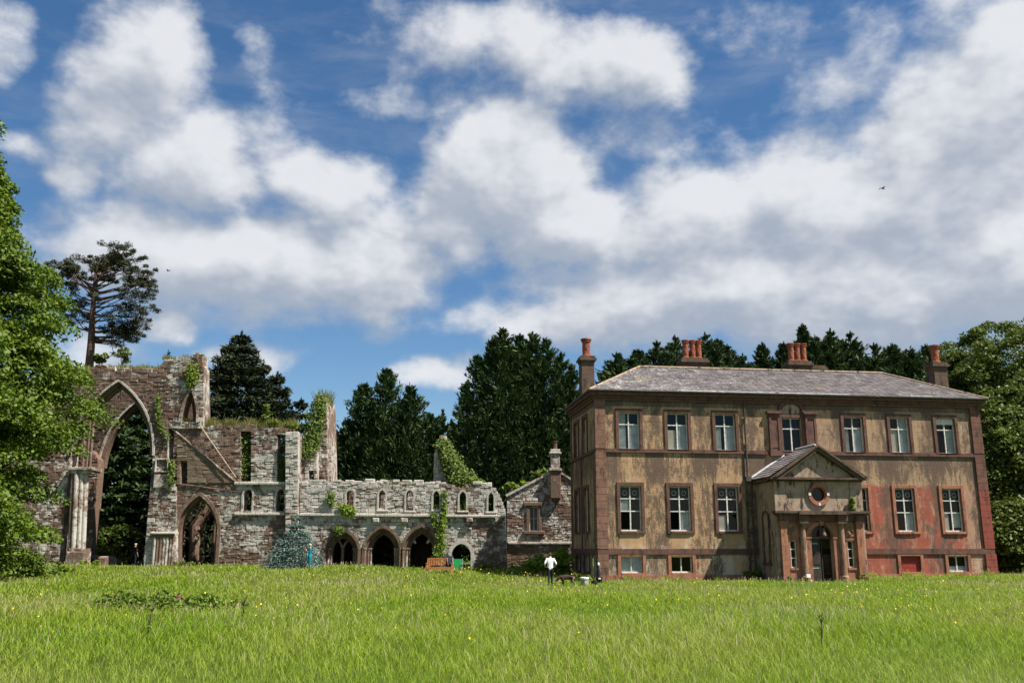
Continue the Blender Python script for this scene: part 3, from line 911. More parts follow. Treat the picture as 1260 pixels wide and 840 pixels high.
    # chimneys
    def chimney(u, d, w, dep, ztop, pots, zpot, rpot, extra_base=None, smalls=()):
        m = MB(); m.box(u - w / 2, u + w / 2, d - dep / 2, d + dep / 2, 10.0, ztop - .42)
        m.box(u - w / 2 - .05, u + w / 2 + .05, d - dep / 2 - .05, d + dep / 2 + .05, ztop - .42, ztop - .3)
        m.box(u - w / 2 - .14, u + w / 2 + .14, d - dep / 2 - .14, d + dep / 2 + .14, ztop - .3, ztop - .14)
        m.box(u - w / 2 - .06, u + w / 2 + .06, d - dep / 2 - .06, d + dep / 2 + .06, ztop - .14, ztop)
        ch = m.build('chimney', M['porch_dark'], roof)
        for q in pots:
            p = MB(); r, h = rpot, zpot - ztop
            prof = [(r * 1.25, ztop - .02), (r * 1.25, ztop + .10), (r * 1.05, ztop + .14)] + [(r * .95, ztop + .14 + (h - .4) * k / 14) for k in range(15)] + [(r * 1.2, zpot - .22), (r * 1.05, zpot - .17), (r * 1.32, zpot - .1), (r * 1.32, zpot - .02), (r * .8, zpot - .02), (r * .75, zpot - .3)]
            p.lathe(u + q, d, prof, 16, twist=.035); p.build('pot', M['pot'], ch, smooth=False)
        for q in smalls:
            p = MB(); p.lathe(u + q, d + .2, [(.12, ztop - .35), (.10, ztop - .05), (.14, ztop - .03), (.14, ztop + .03), (.09, ztop + .03)], 10); p.build('pot', M['pot'], ch)
        return ch
    chimney(.50, 4.45, .84, .9, 13.75, [0], 14.98, .27)
    chimney(24.45, 3.35, .95, .9, 13.75, [-.02], 15.0, .27)
    chimney(8.0, 5.2, 1.7, .75, 13.98, [-.48, 0, .42], 15.28, .205)
    chimney(15.45, 5.2, 1.55, .75, 13.98, [-.45, 0, .45], 15.28, .205)
    chimney(16.75, 5.2, 1.0, .55, 13.72, [], 15, .2, smalls=(-.35, -.12, .11, .34))

    # drainpipes
    m = MB(); m.tube([(9.25, -.14, 10.7), (9.25, -.12, 5.75)], .055, 8); m.box(9.08, 9.42, -.32, -.02, 5.45, 5.75); m.tube([(9.12, -.14, 5.5), (9.12, -.12, -.4)], .06, 8); m.tube([(9.45, -.12, 5.5), (9.45, -.12, -.4)], .06, 8)
    for z in (9.2, 7.6, 4.2, 2.4, .8): m.box(9.15, 9.36, -.17, -.02, z, z + .07)
    dp = m.build('drainpipe', M['gutter'], H)

    # ------------------------------------------------------------ porch
    P = 2.6; uc = 12.42; hwid = 2.68; yf = -P
    arch = [(uc + .66 * math.cos(a), 2.18 + .66 * math.sin(a)) for a in np.linspace(0, math.pi, 17)]
    door = [(uc - .66, -.7)] + [(uc + .66, -.7)] + arch[0:1] + arch[1:]
    ocu = [(uc + .45 * math.cos(a), 4.57 + .45 * math.sin(a)) for a in np.linspace(0, 2 * math.pi, 25)[:-1]]
    m = MB()
    sws = [[(uc + s * 1.72 - .17, .5), (uc + s * 1.72 + .17, .5), (uc + s * 1.72 + .17, 1.98), (uc + s * 1.72 - .17, 1.98)] for s in (-1, 1)]
    m.prism([(uc - hwid, -.9), (uc + hwid, -.9), (uc + hwid, 5.3), (uc - hwid, 5.3)], [door, ocu] + sws, yf, yf + .3)
    m.box(uc - hwid, uc - hwid + .3, yf + .3, -.001, -.9, 5.3); m.box(uc + hwid - .3, uc + hwid, yf + .3, -.001, -.9, 5.3)
    porch = m.build('porch', M['porch'], H)
    porch['label'] = 'projecting stone entrance porch with pediment, oculus and columns'
    # warm red facing of the lower front
    m = MB()
    lo = [(uc - 2.42, -.9), (uc + 2.42, -.9), (uc + 2.42, 3.05), (uc - 2.42, 3.05)]
    big = [(uc - .68, -.7), (uc + .68, -.7)] + [(uc + .68 * math.cos(a), 2.18 + .68 * math.sin(a)) for a in np.linspace(0, math.pi, 17)]
    sw2 = [[(uc + s * 1.72 - .2, .47), (uc + s * 1.72 + .2, .47), (uc + s * 1.72 + .2, 2.0), (uc + s * 1.72 - .2, 2.0)] for s in (-1, 1)]
    m.prism(lo, [big] + sw2, yf - .06, yf - .001)
    m.build('red_facing', M['trim_warm'], porch)
    m = MB(); an = np.linspace(0, math.pi, 17)
    m.ring([(uc + .98, -.7)] + [(uc + .98 * math.cos(a), 2.18 + .86 * math.sin(a)) for a in an] + [(uc - .98, -.7)], [(uc + .67, -.7)] + [(uc + .67 * math.cos(a), 2.18 + .67 * math.sin(a)) for a in an] + [(uc - .67, -.7)], yf - .13, yf - .061)
    m.box(uc - .96, uc - .64, yf - .16, yf - .062, 2.08, 2.2); m.box(uc + .64, uc + .96, yf - .16, yf - .062, 2.08, 2.2); m.box(uc - .13, uc + .13, yf - .2, yf - .062, 2.82, 3.06)
    m.build('door_surround', M['trim_warm'], porch)
    for s in (-1, 1):
        cx = uc + s * 1.16; r = .185
        m = MB(); m.box(cx - .24, cx + .24, yf - .42, yf - .061, -.9, -.12)
        m.lathe(cx, yf - .15, [(r * 1.3, -.12), (r * 1.3, -.02), (r * 1.1, .04)] + [(r * (1 - .13 * k / 8), .06 + 2.7 * k / 8) for k in range(9)] + [(r * 1.12, 2.8), (r * .95, 2.84), (r * 1.25, 2.95)], 18, True)
        m.box(cx - .25, cx + .25, yf - .44, yf - .061, 2.95, 3.06)
        m.build('column', M['column'], porch, smooth=False)
        px = uc + s * 2.27
        m = MB(); m.box(px - .2, px + .2, yf - .2, yf - .061, -.9, 2.78); m.box(px - .24, px + .24, yf - .24, yf - .061, -.9, .0)
        m.box(px - .23, px + .23, yf - .24, yf - .061, 2.78, 2.86); m.box(px - .21, px + .21, yf - .21, yf - .061, 2.86, 2.94); m.box(px - .26, px + .26, yf - .27, yf - .061, 2.94, 3.06)
        m.build('pilaster', M['trim_warm'], porch)
        # narrow side light
        sx = uc + s * 1.72
        f = MB(); f.box(sx - .26, sx + .26, yf - .12, yf - .061, .36, .47); f.box(sx - .27, sx + .27, yf - .10, yf - .061, 2.0, 2.1)
        wn = f.build('side_window', M['trim_warm'], porch)
        m = MB(); z0, z1 = .5, 1.98
        m.box(sx - .168, sx - .13, yf + .04, yf + .1, z0, z1); m.box(sx + .13, sx + .168, yf + .04, yf + .1, z0, z1)
        for q in (0, .33, .66, .97): m.box(sx - .13, sx + .13, yf + .045, yf + .095, z0 + q * (z1 - z0), z0 + q * (z1 - z0) + .045)
        m.build('side_window_frame', M['white'], porch)
        m = MB(); m.add([(sx - .17, yf + .075, z0), (sx + .17, yf + .075, z0), (sx + .17, yf + .075, z1), (sx - .17, yf + .075, z1)], [(0, 1, 2, 3)]); m.build('side_window_pane', M['glass'], porch)
        # carved panel above the side light
        m = MB(); m.box(sx - .26, sx + .26, yf - .1, yf - .061, 2.22, 2.85)
        for k in range(5): m.lathe(sx + rnd.uniform(-.13, .13), yf - .1, [(.09, 2.3 + k * .1), (.11, 2.36 + k * .1), (.05, 2.42 + k * .1)], 7)
        m.build('carved_panel', M['column'], porch)
    # entablature, attic band and cornice
    m = MB()
    m.box(uc - 2.55, uc + 2.55, yf - .24, yf - .062, 3.062, 3.22); m.box(uc - 2.58, uc + 2.58, yf - .28, yf - .062, 3.22, 3.4)
    for s in (-1, 1): m.box(uc + s * 1.16 - .3, uc + s * 1.16 + .3, yf - .47, yf - .281, 3.065, 3.4); m.box(uc + s * 2.27 - .28, uc + s * 2.27 + .28, yf - .33, yf - .281, 3.065, 3.4)
    m.build('entablature', M['trim'], porch)
    m = MB()
    m.box(uc - 2.78, uc + 2.78, yf - .42, yf + .05, 3.4, 3.5); m.box(uc - 2.86, uc + 2.86, yf - .52, yf + .05, 3.5, 3.62); m.box(uc - 1.5, uc + 1.5, yf - .6, yf - .521, 3.42, 3.62)
    m.build('lower_cornice', M['porch_dark'], porch)
    for s in (-1, 1):
        m = MB(); m.box(uc + s * 2.3 - .36, uc + s * 2.3 + .36, yf - .07, yf - .001, 3.621, 5.29); m.build('attic_panel', M['porch'], porch)
    m = MB(); aa = np.linspace(0, 2 * math.pi, 33)
    m.ring([(uc + .64 * math.cos(a), 4.57 + .64 * math.sin(a)) for a in aa], [(uc + .46 * math.cos(a), 4.57 + .46 * math.sin(a)) for a in aa], yf - .12, yf - .001)
    m.ring([(uc + .5 * math.cos(a), 4.57 + .5 * math.sin(a)) for a in aa], [(uc + .4 * math.cos(a), 4.57 + .4 * math.sin(a)) for a in aa], yf - .05, yf + .1)
    m.build('oculus', M['trim_warm'], porch)
    m = MB()
    for a in (0, math.pi, -math.pi / 2):
        cx, cz = uc + .56 * math.cos(a), 4.57 + .56 * math.sin(a); m.box(cx - .07, cx + .07, yf - .14, yf - .119, cz - .07, cz + .07)
    m.build('keystone', M['lead'], porch)
    # pediment: a little set back tympanum and projecting raking cornices
    ap = 7.28; zb = 5.56; wh = 2.95
    m = MB(); m.box(uc - wh + .22, uc + wh - .22, yf - .12, yf + .3, 5.3, 5.4); m.box(uc - wh, uc + wh, yf - .38, yf + .3, 5.4, 5.52)
    m.box(uc - wh + .05, uc - hwid, yf + .3, -.05, 5.32, 5.5); m.box(uc + hwid, uc + wh - .05, yf + .3, -.05, 5.32, 5.5)
    m.build('cornice', M['porch_dark'], porch)
    m = MB(); m.prism([(uc - 2.35, 5.521), (uc + 2.35, 5.521), (uc, 7.0)], [], yf - .05, yf + .25); m.build('pediment', M['porch'], porch)
    m = MB()
    for s in (-1, 1):
        A0, A1 = (uc + s * 2.62, 5.525), (uc, ap)
        nx, nz = (A1[1] - A0[1]), -(A1[0] - A0[0]); l = math.hypot(nx, nz); nx, nz = nx / l * -s * -1, nz / l
        off = lambda p, k: (p[0], p[1] - k)
        y0 = yf - .36
        m.prism([off(A0, .0), A1, off(A1, .22), (A0[0] - s * .35, A0[1])], [], y0 + .002 * (s > 0), yf - .051)
        m.prism([(A0[0] + s * .0, A0[1] + .002), A1, (A1[0], A1[1] + .13), (A0[0] + s * .22, A0[1] + .002)], [], y0 - .1 + .002 * (s > 0), yf - .051)
    m.build('raking_cornice', M['porch_dark'], porch)
    m = MB()
    for s in (-1, 1):
        slates(m, (uc + s * 2.98, yf - .3, 5.53), (uc + s * 2.98, .0, 5.53), (uc, yf - .3, 7.36), (uc, .0, 7.36), 11)
        m.col = (.2, .3, .3)
        m.add([(uc + s * 2.97, yf - .04, 5.52), (uc + s * 2.97, -.002, 5.52), (uc, -.002, 7.34), (uc, yf - .04, 7.34)], [(0, 1, 2, 3)])
    m.build('porch_roof', M['slate'], porch)
    m = MB(); m.tube([(uc - 3.0, -.06, 5.62), (uc - .75, -.06, 7.05)], .065, 6); m.build('flashing', M['lead'], porch); m = MB(); m.tube([(uc - .1, yf - .3, 7.40), (uc, -.05, 7.42)], .06, 6); m.build('flashing', M['lead'], porch)
    # door leaves, fanlight, floor
    m = MB(); m.box(uc - .65, uc - .04, yf + .16, yf + .22, -.4, 2.08)
    for a, b in ((-.2, .55), (.65, 1.2), (1.3, 1.95)): m.box(uc - .57, uc - .12, yf + .14, yf + .159, a, b)
    m.build('door', M['door'], porch)
    m = MB()
    for z in (.42, 1.78): m.box(uc - .64, uc - .2, yf + .125, yf + .139, z, z + .07)
    m.build('hinge', M['verdi'], porch)
    m = MB(); m.box(uc + .05, uc + .10, yf + .22, yf + .9, -.4, 2.06); m.build('door', M['door'], porch)
    m = MB(); m.box(uc - .65, uc + .65, yf + .1, yf + .24, 2.085, 2.18)
    for a in (-.33, 0, .33): m.box(uc + a - .015, uc + a + .015, yf + .15, yf + .19, 2.18, 2.18 + math.sqrt(.62 ** 2 - a * a))
    m.build('fanlight_bar', M['trim'], porch)
    m = MB(); fan = [(uc + .655 * math.cos(a), yf + .17, 2.18 + .655 * math.sin(a)) for a in np.linspace(0, math.pi, 17)]; m.add(fan, [tuple(range(17))])
    m.add([(uc + .44 * math.cos(a), yf + .12, 4.57 + .44 * math.sin(a)) for a in np.linspace(0, 2 * math.pi, 25)[:-1]], [tuple(range(24))])
    m.build('pane', M['glass'], porch)
    m = MB(); m.box(uc - hwid + .301, uc + hwid - .301, yf + .301, -.002, -.5, -.42); m.box(uc - hwid + .301, uc + hwid - .301, yf + .301, -.002, 3.2, 3.3); m.box(uc - .9, uc + .9, yf - .75, yf - .43, -.9, -.32)
    m.build('step', M['porch_dark'], porch)
    # niche on the shaded side
    m = MB(); x = uc - hwid
    nz = [(-1.3 + .36 * math.cos(a), 3.2 + .36 * math.sin(a)) for a in np.linspace(0, math.pi, 11)]
    o_ = [(-1.3 + .5, .75)] + [(-1.3 + .5 * math.cos(a), 3.2 + .5 * math.sin(a)) for a in np.linspace(0, math.pi, 11)] + [(-1.3 - .5, .75)]
    i_ = [(-1.3 + .36, .75)] + nz + [(-1.3 - .36, .75)]
    q = MB(); q.ring(o_, i_, -.07, -.001); q.box(-1.88, -.72, -.12, -.001, .6, .749)
    m.add([(x + p[1], p[0], p[2]) for p in q.v], q.f); m.build('niche', M['porch_dark'], porch)
    # broken plaster figure hanging below the fanlight
    m = MB(); m.lathe(uc + .1, yf - .2, [(.03, 2.2), (.11, 2.24), (.1, 2.36), (.05, 2.44), (.055, 2.5), (.02, 2.66)], 8); m.build('lamp', M['column'], porch)
    return H


build_house()

# ------------------------------------------------------------------ ruins: masonry


def arch_pts(cx, hw, zs, za, zb, n=10):
    """pointed opening: outline from bottom right up over the point and down, (x, z)."""
    h = za - zs
    if h <= hw * 1.02:
        a = np.linspace(0, math.pi, 2 * n + 1)
        top = [(cx + hw * math.cos(t), zs + h * math.sin(t)) for t in a]
    else:
        c = (hw * hw - h * h) / (2 * hw); R = hw - c
        t1 = math.atan2(h, -c)
        r = [(c + R * math.cos(t), R * math.sin(t)) for t in np.linspace(0, t1, n + 1)]
        top = [(cx + x, zs + z) for x, z in r] + [(cx - x, zs + z) for x, z in reversed(r[:-1])]
    return [(cx + hw, zb)] + top + [(cx - hw, zb)]


def jag(pts, i0, i1, step=.55, amp=.28, seed=1):
    """break the outline between points i0..i1 into uneven courses."""
    r = random.Random(seed)
    out = list(pts[:i0])
    for i in range(i0, i1):
        a, b = pts[i], pts[i + 1]
        L = math.hypot(b[0] - a[0], b[1] - a[1]); n = max(1, int(L / step))
        out.append(a)
        for k in range(1, n):
            t = (k + r.uniform(-.3, .3)) / n
            x, z = a[0] + (b[0] - a[0]) * t, a[1] + (b[1] - a[1]) * t
            h0 = r.uniform(-amp, amp * .6)
            out.append((x - .02, out[-1][1] if k > 1 else z)); out.append((x + .02, z + h0))
    out += list(pts[i1:])
    return out


def stones(m, outer, holes, y, thick, white, dark=lambda x, z: .3, h=.27, lmin=.22, lmax=.62, seed=1, prot=.026, z0=-.2):
    """a face of individual stones, clipped row by row to the outline."""
    r = random.Random(seed)
    loops = [outer] + list(holes)
    zmax = max(p[1] for p in outer)
    z = z0
    while z < zmax:
        ch = h * r.uniform(.75, 1.3)
        zm = z + ch * .5
        xs = []
        for l in loops:
            k = len(l)
            for i in range(k):
                a, b = l[i], l[(i + 1) % k]
                if (a[1] > zm) != (b[1] > zm):
                    xs.append(a[0] + (zm - a[1]) / (b[1] - a[1]) * (b[0] - a[0]))
        xs.sort()
        for i in range(0, len(xs) - 1, 2):
            x, xe = xs[i] + .004, xs[i + 1] - .004
            while x < xe - .02:
                CL = r.uniform(.6, 2.2)
                if xe - x - CL < .5: CL = xe - x
                cut = r.uniform(.4, .6)
                bands = [(0, cut), (cut, 1)] if (r.random() < .38 and ch > .2) else [(0, 1)]
                for b0, b1 in bands:
                    q, qe = x, x + CL
                    while q < qe - .02:
                        L = r.uniform(lmin, lmax) * (1 if len(bands) == 1 else .75)
                        if qe - q - L < lmin * .6: L = qe - q
                        g = r.uniform(.002, .008); p = r.uniform(-prot, prot)
                        if r.random() < .05: p += .028 # weathered back
                        q1 = q + L; xm = (q + q1) / 2
                        za, zb_ = z + ch * b0 + r.uniform(-.018, .018), z + ch * b1 + r.uniform(-.018, .018)
                        w_ = white(xm, zm) + .5 * mnoise.noise(Vector((xm * .7, zm * .7, seed * 3.1))) * .5
                        m.col = (r.random(), min(1, max(0, w_ + r.uniform(-.06, .06))), dark(xm, zm) + .3 * mnoise.noise(Vector((xm * .5, zm * .35, seed + 9))))
                        c = .010 + .014 * r.random(); yy = y + p
                        t4 = [r.uniform(-.02, .02) for _ in range(4)]; j4 = [r.uniform(-.012, .012) for _ in range(8)]
                        m.add([(q + g + j4[0], y + .045, za + g), (q1 - g + j4[1], y + .045, za + g), (q1 - g + j4[2], y + .045, zb_ - g), (q + g + j4[3], y + .045, zb_ - g),
                               (q + g + c + j4[0], yy + t4[0], za + g + c + j4[4]), (q1 - g - c + j4[1], yy + t4[1], za + g + c + j4[5]), (q1 - g - c + j4[2], yy + t4[2], zb_ - g - c + j4[6]), (q + g + c + j4[3], yy + t4[3], zb_ - g - c + j4[7])],
                              [(4, 5, 6, 7), (0, 1, 5, 4), (1, 2, 6, 5), (2, 3, 7, 6), (3, 0, 4, 7)])
                        q = q1
                x += CL
        z += ch


def ruin_wall(name, root, outer, holes, y, thick, white, dark=lambda x, z: .3, seed=1, h=.27, **kw):
    m = MB()
    m.col = (.5, .5, .3); m.prism(outer, holes, y + .032, y + thick)
    stones(m, outer, holes, y, thick, white, dark, h=h, seed=seed, **kw)
    o = m.build(name, M['ruin'], root)
    return o


def px(pts, Y=64.0):
    return [A(x, y, Y) for x, y in pts]


def parch(cx, hw, ys, ya, yb, Y=64.0, n=10):
    x0, zs = A(cx - hw, ys, Y); x1, _ = A(cx + hw, ys, Y)
    za = A(cx, ya, Y)[1]; zb = A(cx, yb, Y)[1]
    return arch_pts((x0 + x1) / 2, (x1 - x0) / 2, zs, za, zb, n)


def grow(cx, hw, ys, ya, yb, d, Y=64.0, n=10):
    x0, zs = A(cx - hw, ys, Y); x1, _ = A(cx + hw, ys, Y)
    za = A(cx, ya, Y)[1]; zb = A(cx, yb, Y)[1]
    return arch_pts((x0 + x1) / 2, (x1 - x0) / 2 + d, zs, za + d * 1.15, zb, n)


def arch_order(m, spec, d0, d1, y0, y1, Y=64.0):
    m.ring(grow(*spec, d0, Y), grow(*spec, d1, Y), y0, y1)


def rubble_top(m, pts, y0, y1, seed, white):
    """loose stones left standing along a broken wall top."""
    r = random.Random(seed)
    for i in range(len(pts) - 1):
        a, b = pts[i], pts[i + 1]
        L = math.hypot(b[0] - a[0], b[1] - a[1])
        for k in range(int(L / .33)):
            if r.random() < .38: continue
            t = (k + r.random()) / max(1, int(L / .33))
            x, z = a[0] + (b[0] - a[0]) * t, a[1] + (b[1] - a[1]) * t - .12
            w, hh = r.uniform(.14, .34), r.uniform(.12, .34)
            m.col = (r.random(), white + r.uniform(-.15, .15), r.uniform(.1, .4))
            yy = r.uniform(y0, y1)
            m.box(x - w, x + w, yy - .25, yy + .3, z - .1, z + hh, .04)


# ---- the crossing with its great arch
def build_crossing():
    Y = 64.0
    root = empty('ruined_crossing', (0, 0, 0))
    tag(root, 'tall brown ruined abbey crossing with one great pointed arch beside leafy tree', 'ruin')
    out = px([(15, 706), (15, 480), (55, 462), (108, 452), (150, 453), (195, 456), (200, 446), (222, 440), (249, 437), (251, 470), (250, 526), (207, 527), (205, 575), (217, 600), (217, 706)])
    out = jag(out, 1, 9, .6, .3, 4)
    big = parch(137.5, 50.5, 560, 469, 704, Y, 14)
    lan = parch(232.5, 9.5, 516, 480, 519.5, Y, 6)
    dk = lambda x, z: .42 if z > 8 else .25
    wh = lambda x, z: (.30 if x < -24.4 else .58) if z > 8 else (.5 if z > 2.6 else (.62 if x > -25.5 else .45))
    wall = ruin_wall('wall', root, out, [big, lan], Y, 1.2, wh, dk, seed=2, h=.23)
    m = MB(); rubble_top(m, px([(60, 460), (108, 452), (150, 453), (195, 456)]), Y + .3, Y + .9, 3, .35); rubble_top(m, px([(200, 446), (222, 440), (249, 437)]), Y + .2, Y + .9, 5, .5)
    m.build('broken_wall_top', M['ruin'], root)
    # moulded arch orders: the pale label and the inner rings
    sp_ = (137.5, 50.5, 560, 469, 704)
    m = MB(); m.col = (.8, .62, .1); m.ring(grow(*sp_, .12, Y, 14)[1:-1], grow(*sp_, -.02, Y, 14)[1:-1], Y - .10, Y + .1); m.build('hood_mould', M['ruin'], root)
    m = MB(); m.col = (.4, .30, .35)
    m.ring(grow(*sp_, .02, Y, 14)[1:-1], grow(*sp_, -.22, Y, 14)[1:-1], Y + .18, Y + .9); m.ring(grow(*sp_, -.18, Y, 14)[1:-1], grow(*sp_, -.40, Y, 14)[1:-1], Y + .45, Y + .8)
    m.build('arch_ring', M['ruin'], root)
    m = MB(); m.col = (.4, .2, .4); m.prism(px([(214, 524), (256, 524), (254, 452), (220, 452)], 66.0), [], 66.0, 66.6); m.col = (.5, .35, .2); a_, b_ = A(240, 522, 65.5), A(236, 478, 65.5); m.tube([(a_[0], 65.6, a_[1]), (b_[0], 65.6, b_[1])], .12, 7); m.build('stub_rear_wall', M['ruin'], root)
    # the far arch of the crossing
    Y2 = 69.0
    o2 = px([(66, 704), (66, 500), (80, 460), (140, 466), (205, 478), (222, 500), (222, 704)], Y2)
    h2 = parch(167, 46, 575, 490, 702, Y2, 12)
    ruin_wall('rear_wall', root, o2, [h2], Y2, 1.0, lambda x, z: .22, lambda x, z: .45, seed=6)
    m = MB(); m.col = (.75, .55, .15); s2 = (167, 46, 575, 490, 702)
    m.ring(grow(*s2, .10, Y2, 12)[1:-1], grow(*s2, -.03, Y2, 12)[1:-1], Y2 - .08, Y2 + .1); m.col = (.4, .3, .3); m.ring(grow(*s2, 0, Y2, 12)[1:-1], grow(*s2, -.3, Y2, 12)[1:-1], Y2 + .2, Y2 + .8)
    m.build('rear_arch_ring', M['ruin'], root)
    # stump of the next pier, broken off at capital height
    x0, z1 = A(118, 560, Y2); x1, _ = A(137, 560, Y2 + 1)
    m = MB(); pl = [(x0, -.4), (x1 + .05, -.4), (x1, z1 - 1.6), (x1 - .1, z1 - .4), (x1 - .45, z1), (x0, z1 + .3)]
    m.col = (.3, .35, .15); m.prism(pl, [], Y2 - .9, Y2 + .02)
    stones(m, pl, [], Y2 - .95, .4, lambda x, z: .40, lambda x, z: .05, seed=12, h=.24)
    m.build('rear_pier', M['ruin'], root)
    m = MB(); m.col = (.5, .4, .3); xb, zb = A(136, 683, Y2)
    m.box(xb - .7, xb + .35, Y2 - 1.2, Y2, -.3, zb - .25, .05); m.box(xb - .8, xb + .45, Y2 - 1.3, Y2, zb - .25, zb, .05)
    for k in range(7): xx = rnd.uniform(*sorted((A(102, 690)[0], A(128, 690)[0]))); m.col = (rnd.random(), .4, .3); m.box(xx - .3, xx + .3, 65.0 + k * .35, 65.5 + k * .35, -.1, rnd.uniform(.5, 1.1), .08)
    m.build('fallen_stone', M['ruin'], root)
    # left pier: clustered shafts, capital and base
    m = MB(); zc = A(100, 578)[1]
    for i, q in enumerate((89, 94, 99.5, 104)):
        x, _ = A(q - 1, 690); x2, _ = A(q + 2.5, 578)
        m.col = (.4, .62 if i > 0 else .4, .12)
        m.tube([(x, Y - .16 - .1 * math.sin(i * 1.6), -.3), (x2, Y - .10 - .1 * math.sin(i * 1.6), zc)], .17, 10)
    m.build('shaft', M['ruin'], root)
    m = MB(); m.col = (.6, .35, .3)
    for i, q in enumerate((101, 106, 110)):
        x, _ = A(q, 578); x2, z2 = A(q + 3, 536); m.tube([(x, Y + .05, zc), (x2, Y + .05, z2 + 1)], .09, 8)
    m.build('wall_shaft', M['ruin'], root)
    m = MB(); m.col = (.6, .5, .25); xa, xb = A(86, 578)[0], A(118, 578)[0]
    m.box(xa, xb, Y - .45, Y + 1.0, zc - .05, zc + .16, .04); m.box(xa + .1, xb - .1, Y - .35, Y + .9, zc - .25, zc - .05, .04); m.build('capital', M['ruin'], root)
    m = MB(); m.col = (.5, .45, .3); zb = A(100, 676)[1]
    m.box(A(84, 690)[0], A(107, 690)[0], Y - .5, Y + .5, -.3, zb - .1, .06); m.box(A(86, 690)[0], A(106, 690)[0], Y - .4, Y + .5, zb - .1, zb + .1, .04); m.build('pier_base', M['ruin'], root)
    # right pier: respond of the lower storey
    m = MB(); zc = A(200, 657)[1]
    m.col = (.4, .66, .1)
    for q in (190.5, 194, 198, 202, 206, 210, 213.5):
        x, _ = A(q, 680); m.col = (rnd.random() * .5, rnd.uniform(.4, .66), .12); m.tube([(x, Y - .13, -.3), (x, Y - .13, zc)], .14, 8)
    m.build('shaft', M['ruin'], root)
    m = MB(); m.col = (.8, .62, .1); m.box(A(186.5, 657)[0], A(217.5, 657)[0], Y - .36, Y + .6, zc, zc + .14, .04); m.col = (.1, .3, .2); m.box(A(188, 657)[0], A(216.5, 657)[0], Y - .28, Y + .6, zc - .22, zc, .04)
    m.build('capital', M['ruin'], root)
    m = MB(); m.col = (.7, .6, .1); xa, za = A(192, 564); xb, zb = A(208, 581)
    m.box(xa, xb, Y - .14, Y - .02, za - .09, za, .02); m.box(xa, xb, Y - .14, Y - .02, zb, zb + .09, .02); m.box(xa, xa + .09, Y - .135, Y - .02, zb, za, .02); m.box(xb - .09, xb, Y - .135, Y - .02, zb, za, .02)
    xa, za = A(190, 583); xb, zb = A(208, 600); m.col = (.6, .6, .2); m.box(xa, xb, Y - .1, Y - .02, zb, za, .05)
    m.build('carved_panel', M['ruin'], root)
    m = MB(); m.col = (.6, .5, .2); l_ = (232.5, 9.5, 516, 480, 519.5); m.ring(grow(*l_, .16, Y, 6), grow(*l_, -.02, Y, 6), Y - .07, Y + .2); m.build('lancet', M['ruin'], root)
    return root


build_crossing()


